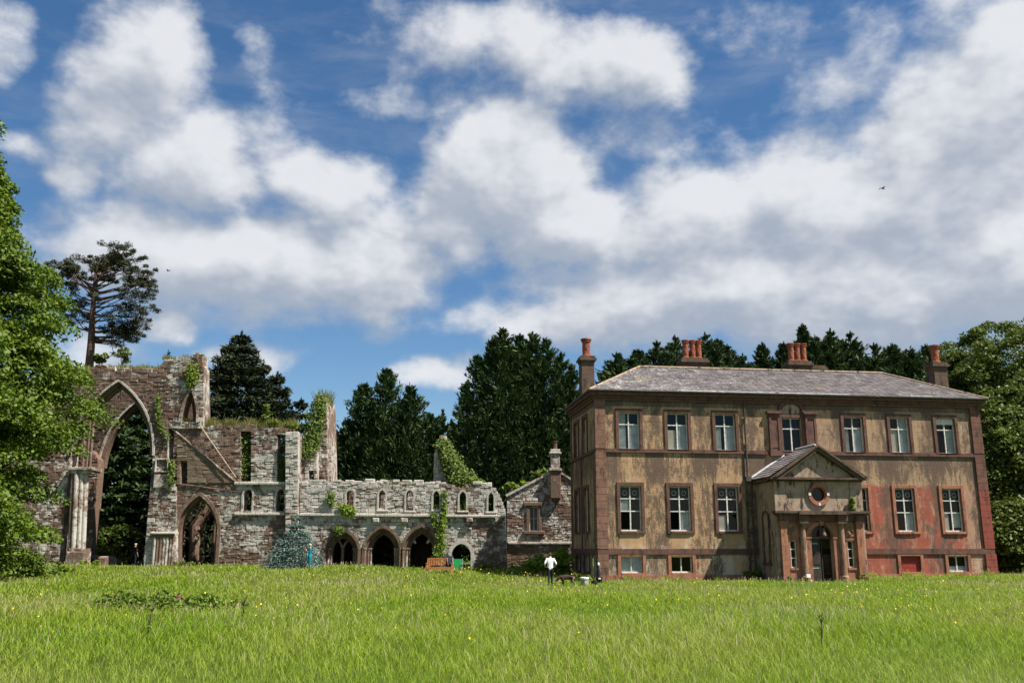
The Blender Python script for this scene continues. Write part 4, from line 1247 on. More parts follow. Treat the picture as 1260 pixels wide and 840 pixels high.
def build_transept():
    Y = 64.15
    root = empty('ruined_transept', (0, 0, 0))
    tag(root, 'roofless brown stone abbey transept wall with blind gable line and small arch', 'ruin')
    out = px([(217.5, 706), (217.5, 527), (250, 525), (300, 524), (352, 526), (368, 532), (368, 706)], Y)
    out = jag(out, 2, 5, .7, .14, 9)
    ar = (242.5, 25.5, 655, 609, 704)
    holes = [parch(*ar, Y), px([(222.5, 595), (230, 595), (230, 567), (222.5, 567)], Y), px([(296, 592), (308.5, 592), (308.5, 530), (296, 530)], Y), px([(341, 592), (352, 592), (352, 533), (341, 533)], Y)]
    lans = [(305.3, 5.6, 608, 601, 630), (345.5, 5.2, 608, 601, 630)]
    holes += [parch(*l, Y, 5) for l in lans]
    zs = A(300, 595, Y)[1]; zl = A(300, 632, Y)[1]

    def wh(x, z):
        if x > A(312, 560)[0]: return .80 if z < A(300, 558)[1] and z > zs else (.55 if z > zs else (.62 if z > zl else .5))
        if z > zs: return .30
        return .55 if x > A(268, 600)[0] else .38
    ruin_wall('wall', root, out, holes, Y, 1.0, wh, lambda x, z: .42 if z > zs else .22, seed=21, h=.21)
    m = MB(); rubble_top(m, px([(250, 525), (300, 524), (352, 526)], Y), Y + .2, Y + .8, 11, .5); m.build('broken_wall_top', M['ruin'], root)
    # smooth gable panel below the roof line, and the roof crease
    g = MB(); tri = px([(218, 594), (288, 594), (218, 531)], Y)
    hole = px([(222, 595.5), (230.6, 595.5), (230.6, 566.5), (222, 566.5)], Y)
    g.col = (.7, .26, .25); gp_ = [tri[0], hole[0], hole[3], hole[2], hole[1], tri[1], tri[2]]; g.prism(gp_, [], Y - .045, Y + .02); stones(g, gp_, [], Y - .07, .2, lambda x, z: .26, lambda x, z: .25, h=.3, lmin=.4, lmax=.8, seed=77, prot=.006, z0=tri[0][1])
    g.build('gable_panel', M['ashlar'], root)
    m = MB(); a, b = A(212, 527, Y), A(291, 593, Y)
    m.col = (.9, .42, .15); m.tube([(a[0], Y - .07, a[1]), (b[0], Y - .07, b[1])], .06, 6)
    a, b = A(205, 593, Y), A(292, 605, Y); m.col = (.3, .3, .5); m.tube([(a[0], Y - .05, a[1]), (b[0], Y - .05, b[1])], .05, 6)
    m.build('roof_crease', M['ruin'], root)
    for q, (xa, xb, yy) in enumerate(((289, 353, 594.5), (289, 368, 632))):
        m = MB(); x = A(xa, yy, Y)[0]; xe = A(xb, yy, Y)[0]; z = A(300, yy, Y)[1]
        while x < xe - .1:
            L = min(rnd.uniform(.5, 1.1), xe - x); m.col = (.8, .80 + rnd.uniform(-.15, .1), 0); d = rnd.uniform(-.02, .02)
            m.box(x, x + L - .01, Y - .2 + d, Y + .06, z - .09, z + .09, .03); x += L
        m.build('string_course', M['ruin'], root)
    for l in lans:
        m = MB(); m.col = (.8, .58, .15); m.ring(grow(*l, .11, Y, 5), grow(*l, -.02, Y, 5), Y - .05, Y + .2); m.build('lancet', M['ruin'], root)
    m = MB(); m.col = (.5, .36, .25); m.ring(grow(*ar, .20, Y), grow(*ar, -.02, Y), Y - .10, Y + .12); m.build('hood_mould', M['ruin'], root)
    m = MB(); m.col = (.25, .25, .3); m.ring(grow(*ar, 0, Y), grow(*ar, -.22, Y), Y + .2, Y + .9); m.build('arch_ring', M['ruin'], root)
    # pale pier at the right end
    pl = px([(351, 704), (351, 533), (367, 531), (367, 704)], Y - .4); m = MB(); m.col = (.5, .6, .1)
    m.prism(pl, [], Y - .36, Y + .05); stones(m, pl, [], Y - .42, .4, lambda x, z: .86 if z > zl else .66, lambda x, z: .05, seed=31, h=.24, lmin=.25, lmax=.6)
    m.build('pier', M['ruin'], root)
    # interior: rear wall with its own arch, pillar
    Y2 = 70.0
    o2 = px([(232, 700), (232, 560), (300, 560), (300, 700)], Y2)
    ruin_wall('rear_wall', root, o2, [parch(262, 12, 655, 628, 698, Y2)], Y2, .8, lambda x, z: .36, lambda x, z: .3, seed=33)
    m = MB(); m.col = (.3, .3, .1); x, _ = A(262, 690, 67.5); m.tube([(x, 67.5, -.3), (x, 67.5, A(262, 640, 67.5)[1])], .16, 8); x2, z2 = A(246, 636, 68.0); m.tube([(A(240, 700, 68)[0], 68, -.3), (x2 - .3, 68, z2 - .6), (x2 + .7, 68.2, z2 + 1)], [.42, .36, .25], 10); m.build('inner_pier', M['ruin'], root)
    # fallen pale stem leaning over the gable
    a, b = A(246, 524, 63.6), A(290, 587, 63.8)
    s = MB(); s.tube([(a[0] - .1, 63.9, a[1] + .6), (a[0], 63.75, a[1]), (b[0], 63.85, b[1])], [.035, .05, .03], 7)
    c = A(254, 517, 63.6); s.tube([(a[0] + .15, 63.75, a[1] - .2), (c[0], 63.7, c[1])], [.04, .015], 5)
    tag(s.build('dead_stem', M['deadwood']), 'long bleached dead branch hanging slantwise down the transept wall', 'branch')


build_transept()


def build_dorter():
    Y = 64.0
    root = empty('ruined_range', (0, 0, 0))
    tag(root, 'low pale lichened abbey range with three moulded arches and six lancets', 'ruin')
    out = px([(368.5, 706), (368.5, 594), (388, 590), (440, 592), (500, 592), (552, 595), (566, 600), (585, 594), (598, 595), (610, 601), (618, 616), (622, 628), (624, 706)])
    out = jag(out, 1, 10, .5, .2, 17)
    arches = [(420.5, 20.5, 679, 653, 704), (470.5, 21.5, 678, 648.5, 704), (518, 21.5, 678, 647.5, 704)]
    small = (567.5, 12.2, 683, 668, 704)
    lans = [(431, 5, 608, 602, 625), (470.3, 4.4, 609, 602, 627), (504.3, 4.9, 609, 602, 628), (537, 4.2, 610, 603, 627), (569.5, 4.4, 611, 604, 628), (604.2, 3.6, 612, 605, 629)]
    holes = [parch(*a) for a in arches] + [parch(*small)] + [parch(*l, 64.0, 5) for l in lans]
    zl = A(450, 633)[1]

    def wh(x, z):
        if z > zl: return .78 if x < A(545, 600)[0] else (.55 if x < A(590, 600)[0] else .66)
        if x > A(585, 660)[0]: return .42
        return .64
    ruin_wall('wall', root, out, holes, Y, 1.1, wh, lambda x, z: .16, seed=41, h=.21)
    m = MB(); rubble_top(m, px([(370, 594), (440, 592), (500, 592), (552, 595)]), Y + .1, Y + .9, 19, .75); rubble_top(m, px([(578, 596), (588, 592), (600, 594), (612, 602)]), Y + .1, Y + .9, 23, .8); m.build('broken_wall_top', M['ruin'], root)
    # slit
    m = MB(); x = A(369, 633)[0]; xe = A(623, 633)[0]
    while x < xe - .1:
        L = min(rnd.uniform(.5, 1.2), xe - x); z = A(450, 633 + 2.2 * (x - A(369, 633)[0]) / (xe - A(369, 633)[0]))[1]
        m.col = (.8, .92 + rnd.uniform(-.2, .05), 0); d = rnd.uniform(-.025, .02)
        m.box(x, x + L - .012, Y - .22 + d, Y + .06, z - .08, z + .09, .03); x += L
    m.build('string_course', M['ruin'], root)
    for q in (463, 498, 538, 578, 613):
        x, z = A(q, 640); m = MB(); m.col = (.5, .55, .2); m.box(x - .22, x + .22, Y - .3, Y - .02, z - .12, z + .16, .04); m.box(x - .15, x + .15, Y - .2, Y - .02, z - .26, z - .12, .04); m.build('corbel', M['ruin'], root)
    for l in lans:
        m = MB(); m.col = (.7, .68, .1); m.ring(grow(*l, .10, 64, 5), grow(*l, -.02, 64, 5), Y - .045, Y + .2)
        x, z = A(l[0], l[4]); m.box(x - .4, x + .4, Y - .09, Y + .2, z - .12, z, .03); m.build('lancet', M['ruin'], root)
    for i, a in enumerate(arches):
        m = MB(); m.col = (.4, .30, .4); arch_order(m, a, .17, -.02, Y - .12, Y + .12)
        m.col = (.2, .2, .5); arch_order(m, a, .0, -.14, Y + .06, Y + .5)
        arch_order(m, a, -.11, -.27, Y + .26, Y + .7); arch_order(m, a, -.24, -.42, Y + .45, Y + .9)
        ring = m.build('moulded_arch', M['ruin'], root)
        zc = A(a[0], 675)[1]
        for s in (-1, 1):
            m = MB()
            for k, dd in enumerate((.02, -.2, -.36)):
                x = A(a[0] + s * a[1], 680)[0] - s * .0 + s * dd; m.col = (rnd.random(), .45, .2)
                m.tube([(x, Y - .02 + k * .2, -.2), (x, Y - .02 + k * .2, zc)], .075, 8); m.lathe(x, Y - .02 + k * .2, [(.08, zc - .12), (.14, zc), (.14, zc + .07)], 8)
            m.build('nook_shaft', M['ruin'], ring)
        cx, _ = A(a[0] - 1, 680); zt = A(a[0], 668)[1]; m = MB(); m.col = (.4, .45, .2)
        if i == 0:
            m.tube([(cx, Y + .65, -.3), (cx, Y + .65, zt - .2)], .11, 8)
            for s in (-1, 1): m.tube([(cx, Y + .65, zt - .3), (cx + s * .2, Y + .65, zt + .05), (cx + s * .62, Y + .65, zt + .55)], .095, 7)
            m.build('tracery', M['ruin'], ring)
        if i == 2:
            for s in (-1, 1): m.col = (.8, .7, .1); m.tube([(cx + s * .75, Y + .65, zt + .42), (cx + s * .38, Y + .65, zt + .0)], [.13, .08], 7)
            m.build('tracery', M['ruin'], ring)
    m = MB(); m.col = (.7, .7, .1); m.ring(grow(*small, .22), grow(*small, -.02), Y - .08, Y + .15); m.build('doorway_arch', M['ruin'], root)
    # vaulted chapter house behind the three arches
    x0, x1 = A(400, 690)[0], A(545, 690)[0]
    m = MB(); m.col = (.4, .2, .4)
    m.box(x0 - .5, x1, 65.2, 71.0, 3.1, 3.6); m.box(x0 - .5, x0, 65.11, 71, -.3, 3.1); m.box(x1 - .5, x1 - .02, 65.11, 71, -.3, 3.1)
    rear = [(x0, -.3), (x1 - .5, -.3), (x1 - .5, 3.1), (x0, 3.1)]
    xg, zg = A(472, 675, 70.2)
    m.prism(rear, [arch_pts(xg - .3, 1.0, .9, 2.0, .45, 6)], 70.2, 70.8)
    for q in (446, 494):
        x, _ = A(q, 680, 67.5); m.tube([(x, 67.6, -.3), (x, 67.6, 2.0), (x + .6, 67.6, 3.05)], .2, 8); m.tube([(x, 67.6, 1.9), (x - .6, 67.6, 3.05)], .16, 8)
    m.build('vault', M['ruin'], root)
    # upper rear wall remnants seen through the lancets
    Y2 = 69.5
    for a, b, t in ((426, 440, 600), (497, 512, 600), (462, 478, 597)):
        pl = px([(a, 640), (b, 640), (b - 1, t + 2), (a + 1, t)], Y2); m = MB(); m.col = (.6, .3, .1); m.prism(pl, [], Y2, Y2 + .7); stones(m, pl, [], Y2 - .05, .4, lambda x, z: .5, lambda x, z: .2, seed=a, z0=pl[0][1]); m.build('rear_wall', M['ruin'], root)
    return root


build_dorter()


def build_fragments():
    # thin gable fragment standing above the range
    Y = 66.0
    r = empty('gable_fragment', (0, 0, 0)); tag(r, 'tall thin broken gable stump with shrubs on its left edge above range', 'ruin')
    o = px([(386, 604), (386, 560), (391, 525), (396, 494), (400, 488), (402, 500), (403, 545), (404, 604)], Y); m = MB(); m.col = (.5, .5, .1); m.prism(o, [], Y, Y + 3.5); stones(m, o, [], Y - .05, .4, lambda x, z: .5, lambda x, z: .1, seed=51, z0=o[0][1], h=.22, lmin=.2, lmax=.45); m.build('wall', M['ruin'], r)
    o = px([(404.2, 604), (404.2, 541), (408, 539), (409, 604)], Y + .6); m = MB(); m.col = (.5, .6, .1); m.prism(o, [], Y + .6, Y + 1.6); stones(m, o, [], Y + .55, .4, lambda x, z: .8, lambda x, z: .1, seed=53, z0=o[0][1], h=.25, lmin=.15, lmax=.3); m.build('jamb', M['ruin'], r)
    o = px([(367, 604), (367, 553), (390, 552), (390, 604)], Y - 1.0); hl = px([(380, 593), (386.5, 593), (386.5, 578), (380, 578)], Y - 1.0)
    m = MB(); m.col = (.5, .5, .2); m.prism(o, [hl], Y - .95, Y - .3); stones(m, o, [hl], Y - 1.0, .4, lambda x, z: .62, lambda x, z: .25, seed=55, z0=o[0][1], h=.25); m.build('low_wall', M['ruin'], r)
    # ivy-grown stump further right
    Y = 67.0
    r = empty('ivied_stump', (0, 0, 0)); tag(r, 'pale ruined wall stump half covered in ivy behind the range', 'ruin')
    o = px([(533, 604), (534, 560), (538, 545), (541, 537), (549, 536), (551, 550), (557, 570), (572, 590), (578, 604)], Y)
    m = MB(); m.col = (.5, .6, .2); m.prism(o, [], Y, Y + .8); stones(m, o, [], Y - .05, .4, lambda x, z: .72, lambda x, z: .2, seed=57, z0=o[0][1]); m.build('wall', M['ruin'], r)


build_fragments()


def build_outbuilding():
    Y = 66.9
    r = empty('stone_outbuilding', (0, 0, 0)); tag(r, 'gabled red and grey stone outbuilding between the abbey range and house', 'building')
    o = px([(623.5, 706), (623.5, 611), (684, 579), (707, 593.5), (707, 706)], Y)
    win = px([(651.5, 653), (662.5, 653), (662.5, 623), (651.5, 623)], Y)
    zl = A(650, 668, Y)[1]
    ruin_wall('wall', r, o, [win], Y, .6, lambda x, z: .62 if z > A(650, 620, Y)[1] else (.50 if z > zl else .34), lambda x, z: .08, seed=61, h=.19, lmin=.2, lmax=.5, prot=.014)
    m = MB(); m.col = (.6, .62, .1); L, T, R = o[1], o[2], o[3]
    for a, b in ((L, T), (T, R)):
        dx, dz = b[0] - a[0], b[1] - a[1]
        m.prism([(a[0], a[1]), (b[0], b[1]), (b[0], b[1] + .16), (a[0] - (.1 if a is L else 0), a[1] + .16)], [], Y - .12 + (.002 if a is L else 0), Y + .7)
    m.build('coping', M['ruin'], r)
    m = MB()
    for a, b in ((L, T), (T, R)):
        m.add([(a[0], Y + .7, a[1] - .02), (b[0], Y + .7, b[1] - .02), (b[0], Y + 7, b[1] - .02), (a[0], Y + 7, a[1] - .02), (a[0], Y + .7, a[1] - .14), (b[0], Y + .7, b[1] - .14), (b[0], Y + 7, b[1] - .14), (a[0], Y + 7, a[1] - .14)], [(0, 1, 2, 3), (7, 6, 5, 4), (0, 4, 5, 1), (2, 6, 7, 3)])
    m.build('roof', M['slate'], r)
    m = MB(); m.col = (.4, .4, .2); m.box(L[0], L[0] + .5, Y + .6, Y + 7, -.4, L[1] - .15); m.box(L[0], R[0], Y + 6.5, Y + 7, -.4, L[1] - .15); m.build('side_wall', M['ruin'], r)
    m = MB(); x0, x1 = A(625, 668, Y)[0], A(703, 668, Y)[0]; m.col = (.6, .5, .4); x = x0
    while x < x1 - .1: q = min(rnd.uniform(.5, 1), x1 - x); m.col = (rnd.random(), .55, .25); m.box(x, x + q - .01, Y - .2 + rnd.uniform(-.02, .02), Y + .05, zl - .06, zl + .08, .02); x += q
    m.build('ledge', M['ruin'], r)
    # window
    x0, z0 = win[0]; x1 = win[1][0]; z1 = win[2][1]
    m = MB(); m.col = (.3, .3, .1)
    m.box(x0 - .22, x0, Y - .09, Y + .1, z0, z1 + .05, .02); m.box(x1, x1 + .22, Y - .09, Y + .1, z0, z1 + .05, .02); m.box(x0 - .42, x1 + .42, Y - .16, Y + .1, z1 + .05, z1 + .3, .03); m.box(x0 - .45, x1 + .45, Y - .2, Y + .1, z0 - .22, z0, .03)
    w = m.build('window', M['ruin'], r)
    m = MB(); m.box(x0, x0 + .07, Y + .2, Y + .27, z0, z1); m.box(x1 - .07, x1, Y + .2, Y + .27, z0, z1); m.box(x0 + .07, x1 - .07, Y + .2, Y + .27, z1 - .07, z1); m.box(x0 + .07, x1 - .07, Y + .2, Y + .27, z0, z0 + .08); m.box((x0 + x1) / 2 - .02, (x0 + x1) / 2 + .02, Y + .21, Y + .26, z0 + .08, z1 - .07); m.box(x0 + .07, x1 - .07, Y + .215, Y + .255, (z0 + z1) / 2, (z0 + z1) / 2 + .04)
    m.build('frame', M['white'], w)
    m = MB(); m.add([(x0, Y + .25, z0), (x1, Y + .25, z0), (x1, Y + .25, z1), (x0, Y + .25, z1)], [(0, 1, 2, 3)]); m.build('pane', M['glass'], w)
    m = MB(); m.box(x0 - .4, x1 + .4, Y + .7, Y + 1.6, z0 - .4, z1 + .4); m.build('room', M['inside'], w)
    # chimney breast on its corbel
    x0, z0 = A(677, 613, Y); x1, z1 = A(689.5, 578, Y); zc = A(683, 553, Y)[1]; xm = (x0 + x1) / 2
    m = MB(); m.col = (.3, .4, .1); m.box(x0, x1, Y - .45, Y - .02, z0, z1 - .1, .03); m.box(x0 + .1, x1 - .1, Y - .3, Y - .02, z0 - .18, z0, .03)
    m.col = (.6, .55, .2); m.box(x0 - .1, x1 + .1, Y - .55, Y + .3, z1 - .1, z1 + .08, .03); m.box(x0 + .05, x1 - .05, Y - .4, Y + .2, z1 + .08, zc - .35, .03); m.box(x0 - .06, x1 + .06, Y - .5, Y + .25, zc - .35, zc - .2, .03); m.box(x0 + .03, x1 - .03, Y - .42, Y + .2, zc - .2, zc, .03)
    c = m.build('chimney', M['ruin'], r)
    m = MB(); m.lathe(xm, Y - .1, [(.2, zc), (.16, zc + .1), (.15, zc + .5), (.2, zc + .55), (.2, zc + .62), (.12, zc + .62)], 10); m.build('pot', M['trim'], c)


build_outbuilding()

# ------------------------------------------------------------------ trees
def left_tree():
    Yt = 42.0; tx = -28.0
    bp = [(0, 190), (20, 215), (30, 262), (48, 290), (50, 330), (62, 350), (72, 384), (92, 395), (102, 430), (118, 455), (120, 500), (103, 520), (95, 560), (86, 600), (94, 640), (80, 680), (0, 692)]
    zz, rr = [], []
    for q in bp[:-1]:
        x, z = A(q[0], q[1], Yt - 2.5); zz.append(z); rr.append(x - tx - 1.2 - 1.0 * (q[1] > 510) - .5 * (q[1] > 625))
    Ht = 23.5
    zz = np.array([Ht] + zz + [0]); rr = np.array([1.0] + rr + [rr[-1] - .3])
    o = np.argsort(zz); zz, rr = zz[o], rr[o]
    R = rr.max()
    prof = lambda t: np.interp(t * Ht, zz, rr) / R
    root = broadleaf('lime_tree', 'huge bright green broadleaf tree filling the left edge of the meadow', (tx, Yt, float(gz(tx, Yt))), Ht, R * .93, 11, M['leaf_lime'], nclump=760, per=520, leaf=.10, profile=prof, base=.02, clump_r=(.9, 2.1), rear=.45, flat=.36, droop=.45)
    return root


left_tree()


def at_ground(px_, Y):
    x = A(px_, 690, Y)[0]
    return (x, Y, float(gz(x, Y)))


def top_h(px_, py_, Y):
    """height above ground of the tree top seen at this pixel."""
    x, z = A(px_, py_, Y)
    return x, z - float(gz(x, Y))


# great cypresses behind the range
def cypress_at(name, label, spires, Y, seed, mat_, n, rbase, group=None, **kw):
    cx = A(spires[0][0], spires[0][1], Y)[0]
    L = []
    r = random.Random(seed)
    for s in spires:
        x, h = top_h(s[0], s[1], Y)
        L.append((x - cx, r.uniform(-1.5, 1.5), h, s[2] if len(s) > 2 else rbase))
    H = max(l[2] for l in L)
    return conifer(name, label, (cx, Y, float(gz(cx, Y))), H, L, seed, mat_, n=n, group=group, **kw)


CG = 'dark cypresses behind the abbey range'
cypress_at('cypress', 'broad many-topped dark cypress behind the low range, left of ivied stump', [(477, 458, 3.6), (447, 473, 3.2), (508, 480, 3.2), (462, 490, 3), (493, 492, 3), (424, 515, 2.8), (530, 512, 2.6), (412, 540, 2.2), (543, 545, 2.0)], 76, 71, M['leaf_cyp'], 90000, 3.2, CG, spray=.24, asp=.24, up=.65, power=.66, ragged=.40)
cypress_at('cypress', 'tallest dense dark cypress rising directly left of the house', [(619, 409, 3.4), (606, 418, 3.4), (640, 414, 3.6), (655, 413, 3.6), (632, 428, 3.4), (588, 440, 3.0), (672, 420, 3.4), (690, 440, 3.0), (575, 475, 2.4), (703, 455, 2.6), (565, 520, 2.2), (712, 490, 2.4)], 75, 73, M['leaf_cyp'], 125000, 3.4, CG, spray=.24, asp=.24, up=.65, power=.66, ragged=.40)
# spruce group beside the crossing
cypress_at('spruce', 'irregular dark spruce with drooping tiers behind the transept', [(298, 412, 6.0)], 74, 75, M['leaf_spruce'], 42000, 4.4, spray=.27, asp=.26, up=.12, power=.70, ragged=.48, tiers=21, droop=.1)
cypress_at('spruce', 'lower dark spruce leaning right behind the gable fragment', [(343, 462, 4.2), (366, 488, 3.0), (328, 450, 3.0)], 75, 76, M['leaf_spruce'], 34000, 3.0, asp=.26, spray=.27, up=.30, power=.7, ragged=.4, tiers=14)
cypress_at('spruce', 'shorter dark spruce filling the space left of the transept spruce', [(266, 448, 3.4), (254, 470, 2.4)], 77, 77, M['leaf_spruce'], 18000, 3.0, asp=.26, spray=.27, up=.05, power=.75, ragged=.35, tiers=14)
# dark trees seen through the great arch
cypress_at('yew', 'dark evergreen seen through the great arch, left one', [(140, 510, 4.2)], 79, 81, M['leaf_row'], 14000, 4, spray=.4, up=.1, power=.5, ragged=.4, tiers=13)
cypress_at('yew', 'dark evergreen seen through the great arch, beside its right pier', [(176, 498, 3.8)], 82, 82, M['leaf_cyp'], 12000, 4, spray=.42, up=.1, power=.45, ragged=.3, tiers=12)
cypress_at('yew', 'dark evergreen behind the small pointed arch of the transept', [(246, 540, 4.2)], 82, 83, M['leaf_cyp'], 9000, 4, spray=.42, up=.1, power=.4, ragged=.3)
broadleaf('shrub_tree', 'low leafy green tree behind the range end and small doorway', (A(566, 690, 76)[0], 74, .1), 5.2, 3.0, 84, M['leaf_wood'], nclump=60, per=110, leaf=.13, base=.05, clump_r=(.6, 1.1))
broadleaf('shrub_tree', 'low leafy green tree behind the middle chapter arch', (A(474, 690, 74)[0], 73.5, .1), 4.2, 2.6, 85, M['leaf_wood'], nclump=50, per=100, leaf=.13, base=.05, clump_r=(.6, 1.0))
broadleaf('shrub_tree', 'low leafy green tree behind the great arch opening', (A(150, 690, 76)[0], 75.0, .0), 3.2, 2.4, 86, M['leaf_wood'], nclump=45, per=100, leaf=.13, base=.05, clump_r=(.6, 1.0))

# row behind the house
ROW = 'cypresses standing in a row behind the house'
row = [(757, 440, 'left of the first triple chimney'), (785, 432, None), (806, 426, None), (834, 412, None), (871, 409, None), (887, 416, None), (902, 432, None), (935, 427, None), (960, 428, None), (985, 404, None), (1008, 412, None), (1026, 405, None), (1046, 412, None), (1068, 430, None), (1085, 436, None), (1104, 422, None), (1120, 432, None), (1136, 428, None)]
where = ['bushy dark cypress just right of the left chimney', 'dark cypress left of the roof ridge end, second in row', 'slim dark cypress above the left end of the ridge', 'pointed cypress just left of the left triple chimney pots', 'tall thin spired cypress just right of the left triple pots', 'double tipped cypress second right of the left triple pots', 'short cypress at the right flank of the left triple pots group',
         'small lone pointed cypress mid way between the triple pots', 'small pointed cypress just left of the right triple pots', 'thin spire peeping out behind the right triple pots', 'dense cypress just right of the right triple pots', 'tallest spired cypress right of the right triple pots', 'broad cypress behind the right half of the ridge', 'shorter rounded cypress above the right ridge end', 'low cypress behind the right hip of the roof', 'wispy cypress left of the right chimney', 'small cypress touching the right chimney on its left', 'cypress directly behind the right chimney']
for i, (a, b, _) in enumerate(row):
    Yr = 80 + (i * 37 % 5)
    nr = 5.6 if i not in (7, 8, 9) else 4.0
    sec = [(a, b, nr), (a - 6 - (i % 3) * 2, b + 9 + i % 4, nr * .85), (a + 7 + (i % 2) * 3, b + 11 - i % 3, nr * .85), (a + 14, b + 19, nr * .8), (a - 13, b + 18, nr * .8)] if i not in (7, 8, 9) else [(a, b, nr), (a + 6, b + 15, nr * .8)]
    cypress_at('cypress', where[i], sec, Yr, 100 + i, M['leaf_row'], 17000, 2.3, ROW, spray=.25, asp=.26, up=.55, power=.78, ragged=.45, base=.62)
for i, (a, b) in enumerate([(545, 508), (556, 520), (536, 522)]):
    cypress_at('cypress', ['faint distant cypress in the gap between the two great cypresses', 'distant cypress low beside the tallest great cypress', 'distant cypress low beside the broad great cypress'][i], [(a, b, 2.4)], 105 + i * 3, 130 + i, M['leaf_row'], 3000, 2.4, 'distant cypresses in the gap', spray=.5, power=.7)
cypress_at('sapling', 'little conifer sapling growing on top of the crossing wall', [(202, 431, .55)], 64.5, 140, M['leaf_cyp'], 700, .6, spray=.12, power=.8, base=.75)

# woodland right of the house
WG = 'broadleaf trees of the wood right of the house'
wood = [(1258, 396, 78, 8.5), (1222, 402, 82, 7.5), (1186, 420, 84, 6.5), (1300, 430, 72, 7.0), (1250, 480, 70, 6.0), (1215, 492, 73, 5.0), (1246, 560, 67, 5.0), (1285, 520, 66, 5.5), (1160, 440, 88, 5.0), (1340, 420, 80, 8), (1236, 630, 64.5, 3.2), (1275, 610, 63, 4.0)]
wl = ['tallest rounded wood crown at the right edge of the photo', 'high crown of the wood second below the skyline', 'crown rising right behind the right chimney', 'broad crown leaving the frame on the right, mid height', 'mid height crown in the wood beside the house roof', 'crown close behind the right corner of the eaves', 'lower dark crown beside the red house corner', 'lower crown at the right frame edge', 'far crown half hidden by the right chimney', 'high crown outside the right frame edge', 'small dark bushy tree at the foot of the house corner', 'low bushy tree at the right frame edge near the grass']
for i, (a, b, Y, R) in enumerate(wood):
    x, h = top_h(a, b, Y)
    broadleaf('wood_tree', wl[i], (x, Y, float(gz(x, Y))), h, R, 150 + i, M['leaf_wood'], nclump=int(150 + R * 22), per=150, leaf=.135, base=.06, clump_r=(.9, 1.7), rear=.5, flat=.4, droop=.35, group=WG)


for i, (a, Y, h, R) in enumerate(((-30, 78, 15, 6.5), (38, 84, 13, 5.5), (-120, 72, 16, 7.0))):
    x = A(a, 690, Y)[0]
    broadleaf('wood_tree', ['dark broadleaf tree behind the big left tree at the frame edge', 'broadleaf tree behind the crossing, hidden by the big left tree', 'broadleaf tree further left outside the frame edge'][i], (x, Y, float(gz(x, Y))), h, R, 190 + i, M['leaf_wood'], nclump=200, per=150, leaf=.16, base=.03, clump_r=(1.0, 1.9), rear=.6, flat=.45, group='trees behind the big left tree')


# open-crowned pine
def pine():
    Y = 80.0
    rg = np.random.default_rng(5)
    base = at_ground(110, Y)
    root = empty('pine_tree', base); tag(root, 'tall open-crowned dark pine with bare limbs above the great arch', 'tree')
    P = lambda a, b: (A(a, b, Y)[0] - base[0], A(a, b, Y)[1] - base[2])
    trunk = [(0, 0, -.5)] + [(P(a, b)[0], 0.0, P(a, b)[1]) for a, b in ((108, 560), (108, 470), (112, 425), (114, 385), (117, 345), (120, 315))]
    m = MB(); m.tube(trunk, [.5, .46, .40, .33, .24, .15, .05], 9)
    tips = []
    cx, cz = P(131, 362); rx = abs(P(193, 362)[0] - cx); rz = P(131, 302)[1] - cz
    for k in range(58):
        a = rg.uniform(-.42, 1.08) * math.pi if k % 4 else rg.uniform(-.5, 1.5) * math.pi
        f = rg.uniform(.72, 1.0)
        yy = rg.normal(0, .38) * rx
        w = math.sqrt(max(.25, 1 - (yy / rx) ** 2 * .7))
        e = np.array([cx + math.cos(a) * rx * f * w, yy, cz + math.sin(a) * rz * f * w])
        t = np.clip((e[2] - trunk[3][2]) / (trunk[-1][2] - trunk[3][2]) * .75 - .05, .05, .9)
        j = 3 + t * 3; j0 = min(5, int(j)); s0 = np.array(trunk[j0]) * (1 - (j - j0)) + np.array(trunk[j0 + 1]) * (j - j0)
        mid = s0 * .45 + e * .55 + np.array([rg.normal(0, .3), rg.normal(0, .3), -.35 * rg.random() - .2])
        q = [s0, s0 * .72 + mid * .28 + np.array([0, 0, -.1]), mid, e]
        m.tube([tuple(p) for p in q], [.10, .08, .05, .02], 6)
        for b in range(5):
            tt = rg.uniform(.45, 1.0); p = mid * (1 - tt) + e * tt
            e2 = p + np.array([rg.normal(0, .75), rg.normal(0, .75), rg.normal(.25, .5)])
            m.tube([tuple(p), tuple((p + e2) / 2 + np.array([0, 0, -.08])), tuple(e2)], [.04, .028, .01], 5)
            tips.append(e2)
        tips.append(e)
    m.build('trunk', M['pine_bark'], root)
    tips = np.array(tips)
    n = len(tips); per = 100
    q = clump_leaves(rg, tips, rg.uniform(.28, .62, n), per, .14, .55, .1, hang=False)
    leaf_quads('crown', q[0], q[1], q[2] * .35, q[3], M['leaf_pine'], root)


pine()


def blue_spruce():
    Y = 61.2
    loc = at_ground(363, Y); x, h = top_h(366, 633, Y)
    conifer('blue_spruce', 'small blue-green spruce with layered skirts in front of the abbey wall', loc, h, [(0, 0, h, 2.15)], 91, M['leaf_blue'], n=24000, spray=.08, asp=.34, up=.10, power=1.05, ragged=.2, base=.02, tiers=8, droop=.32, tsig=.06)


blue_spruce()

# ------------------------------------------------------------------ plants on and around the ruins
def wp(x, y, Y): a = A(x, y, Y); return (a[0], Y, a[1])


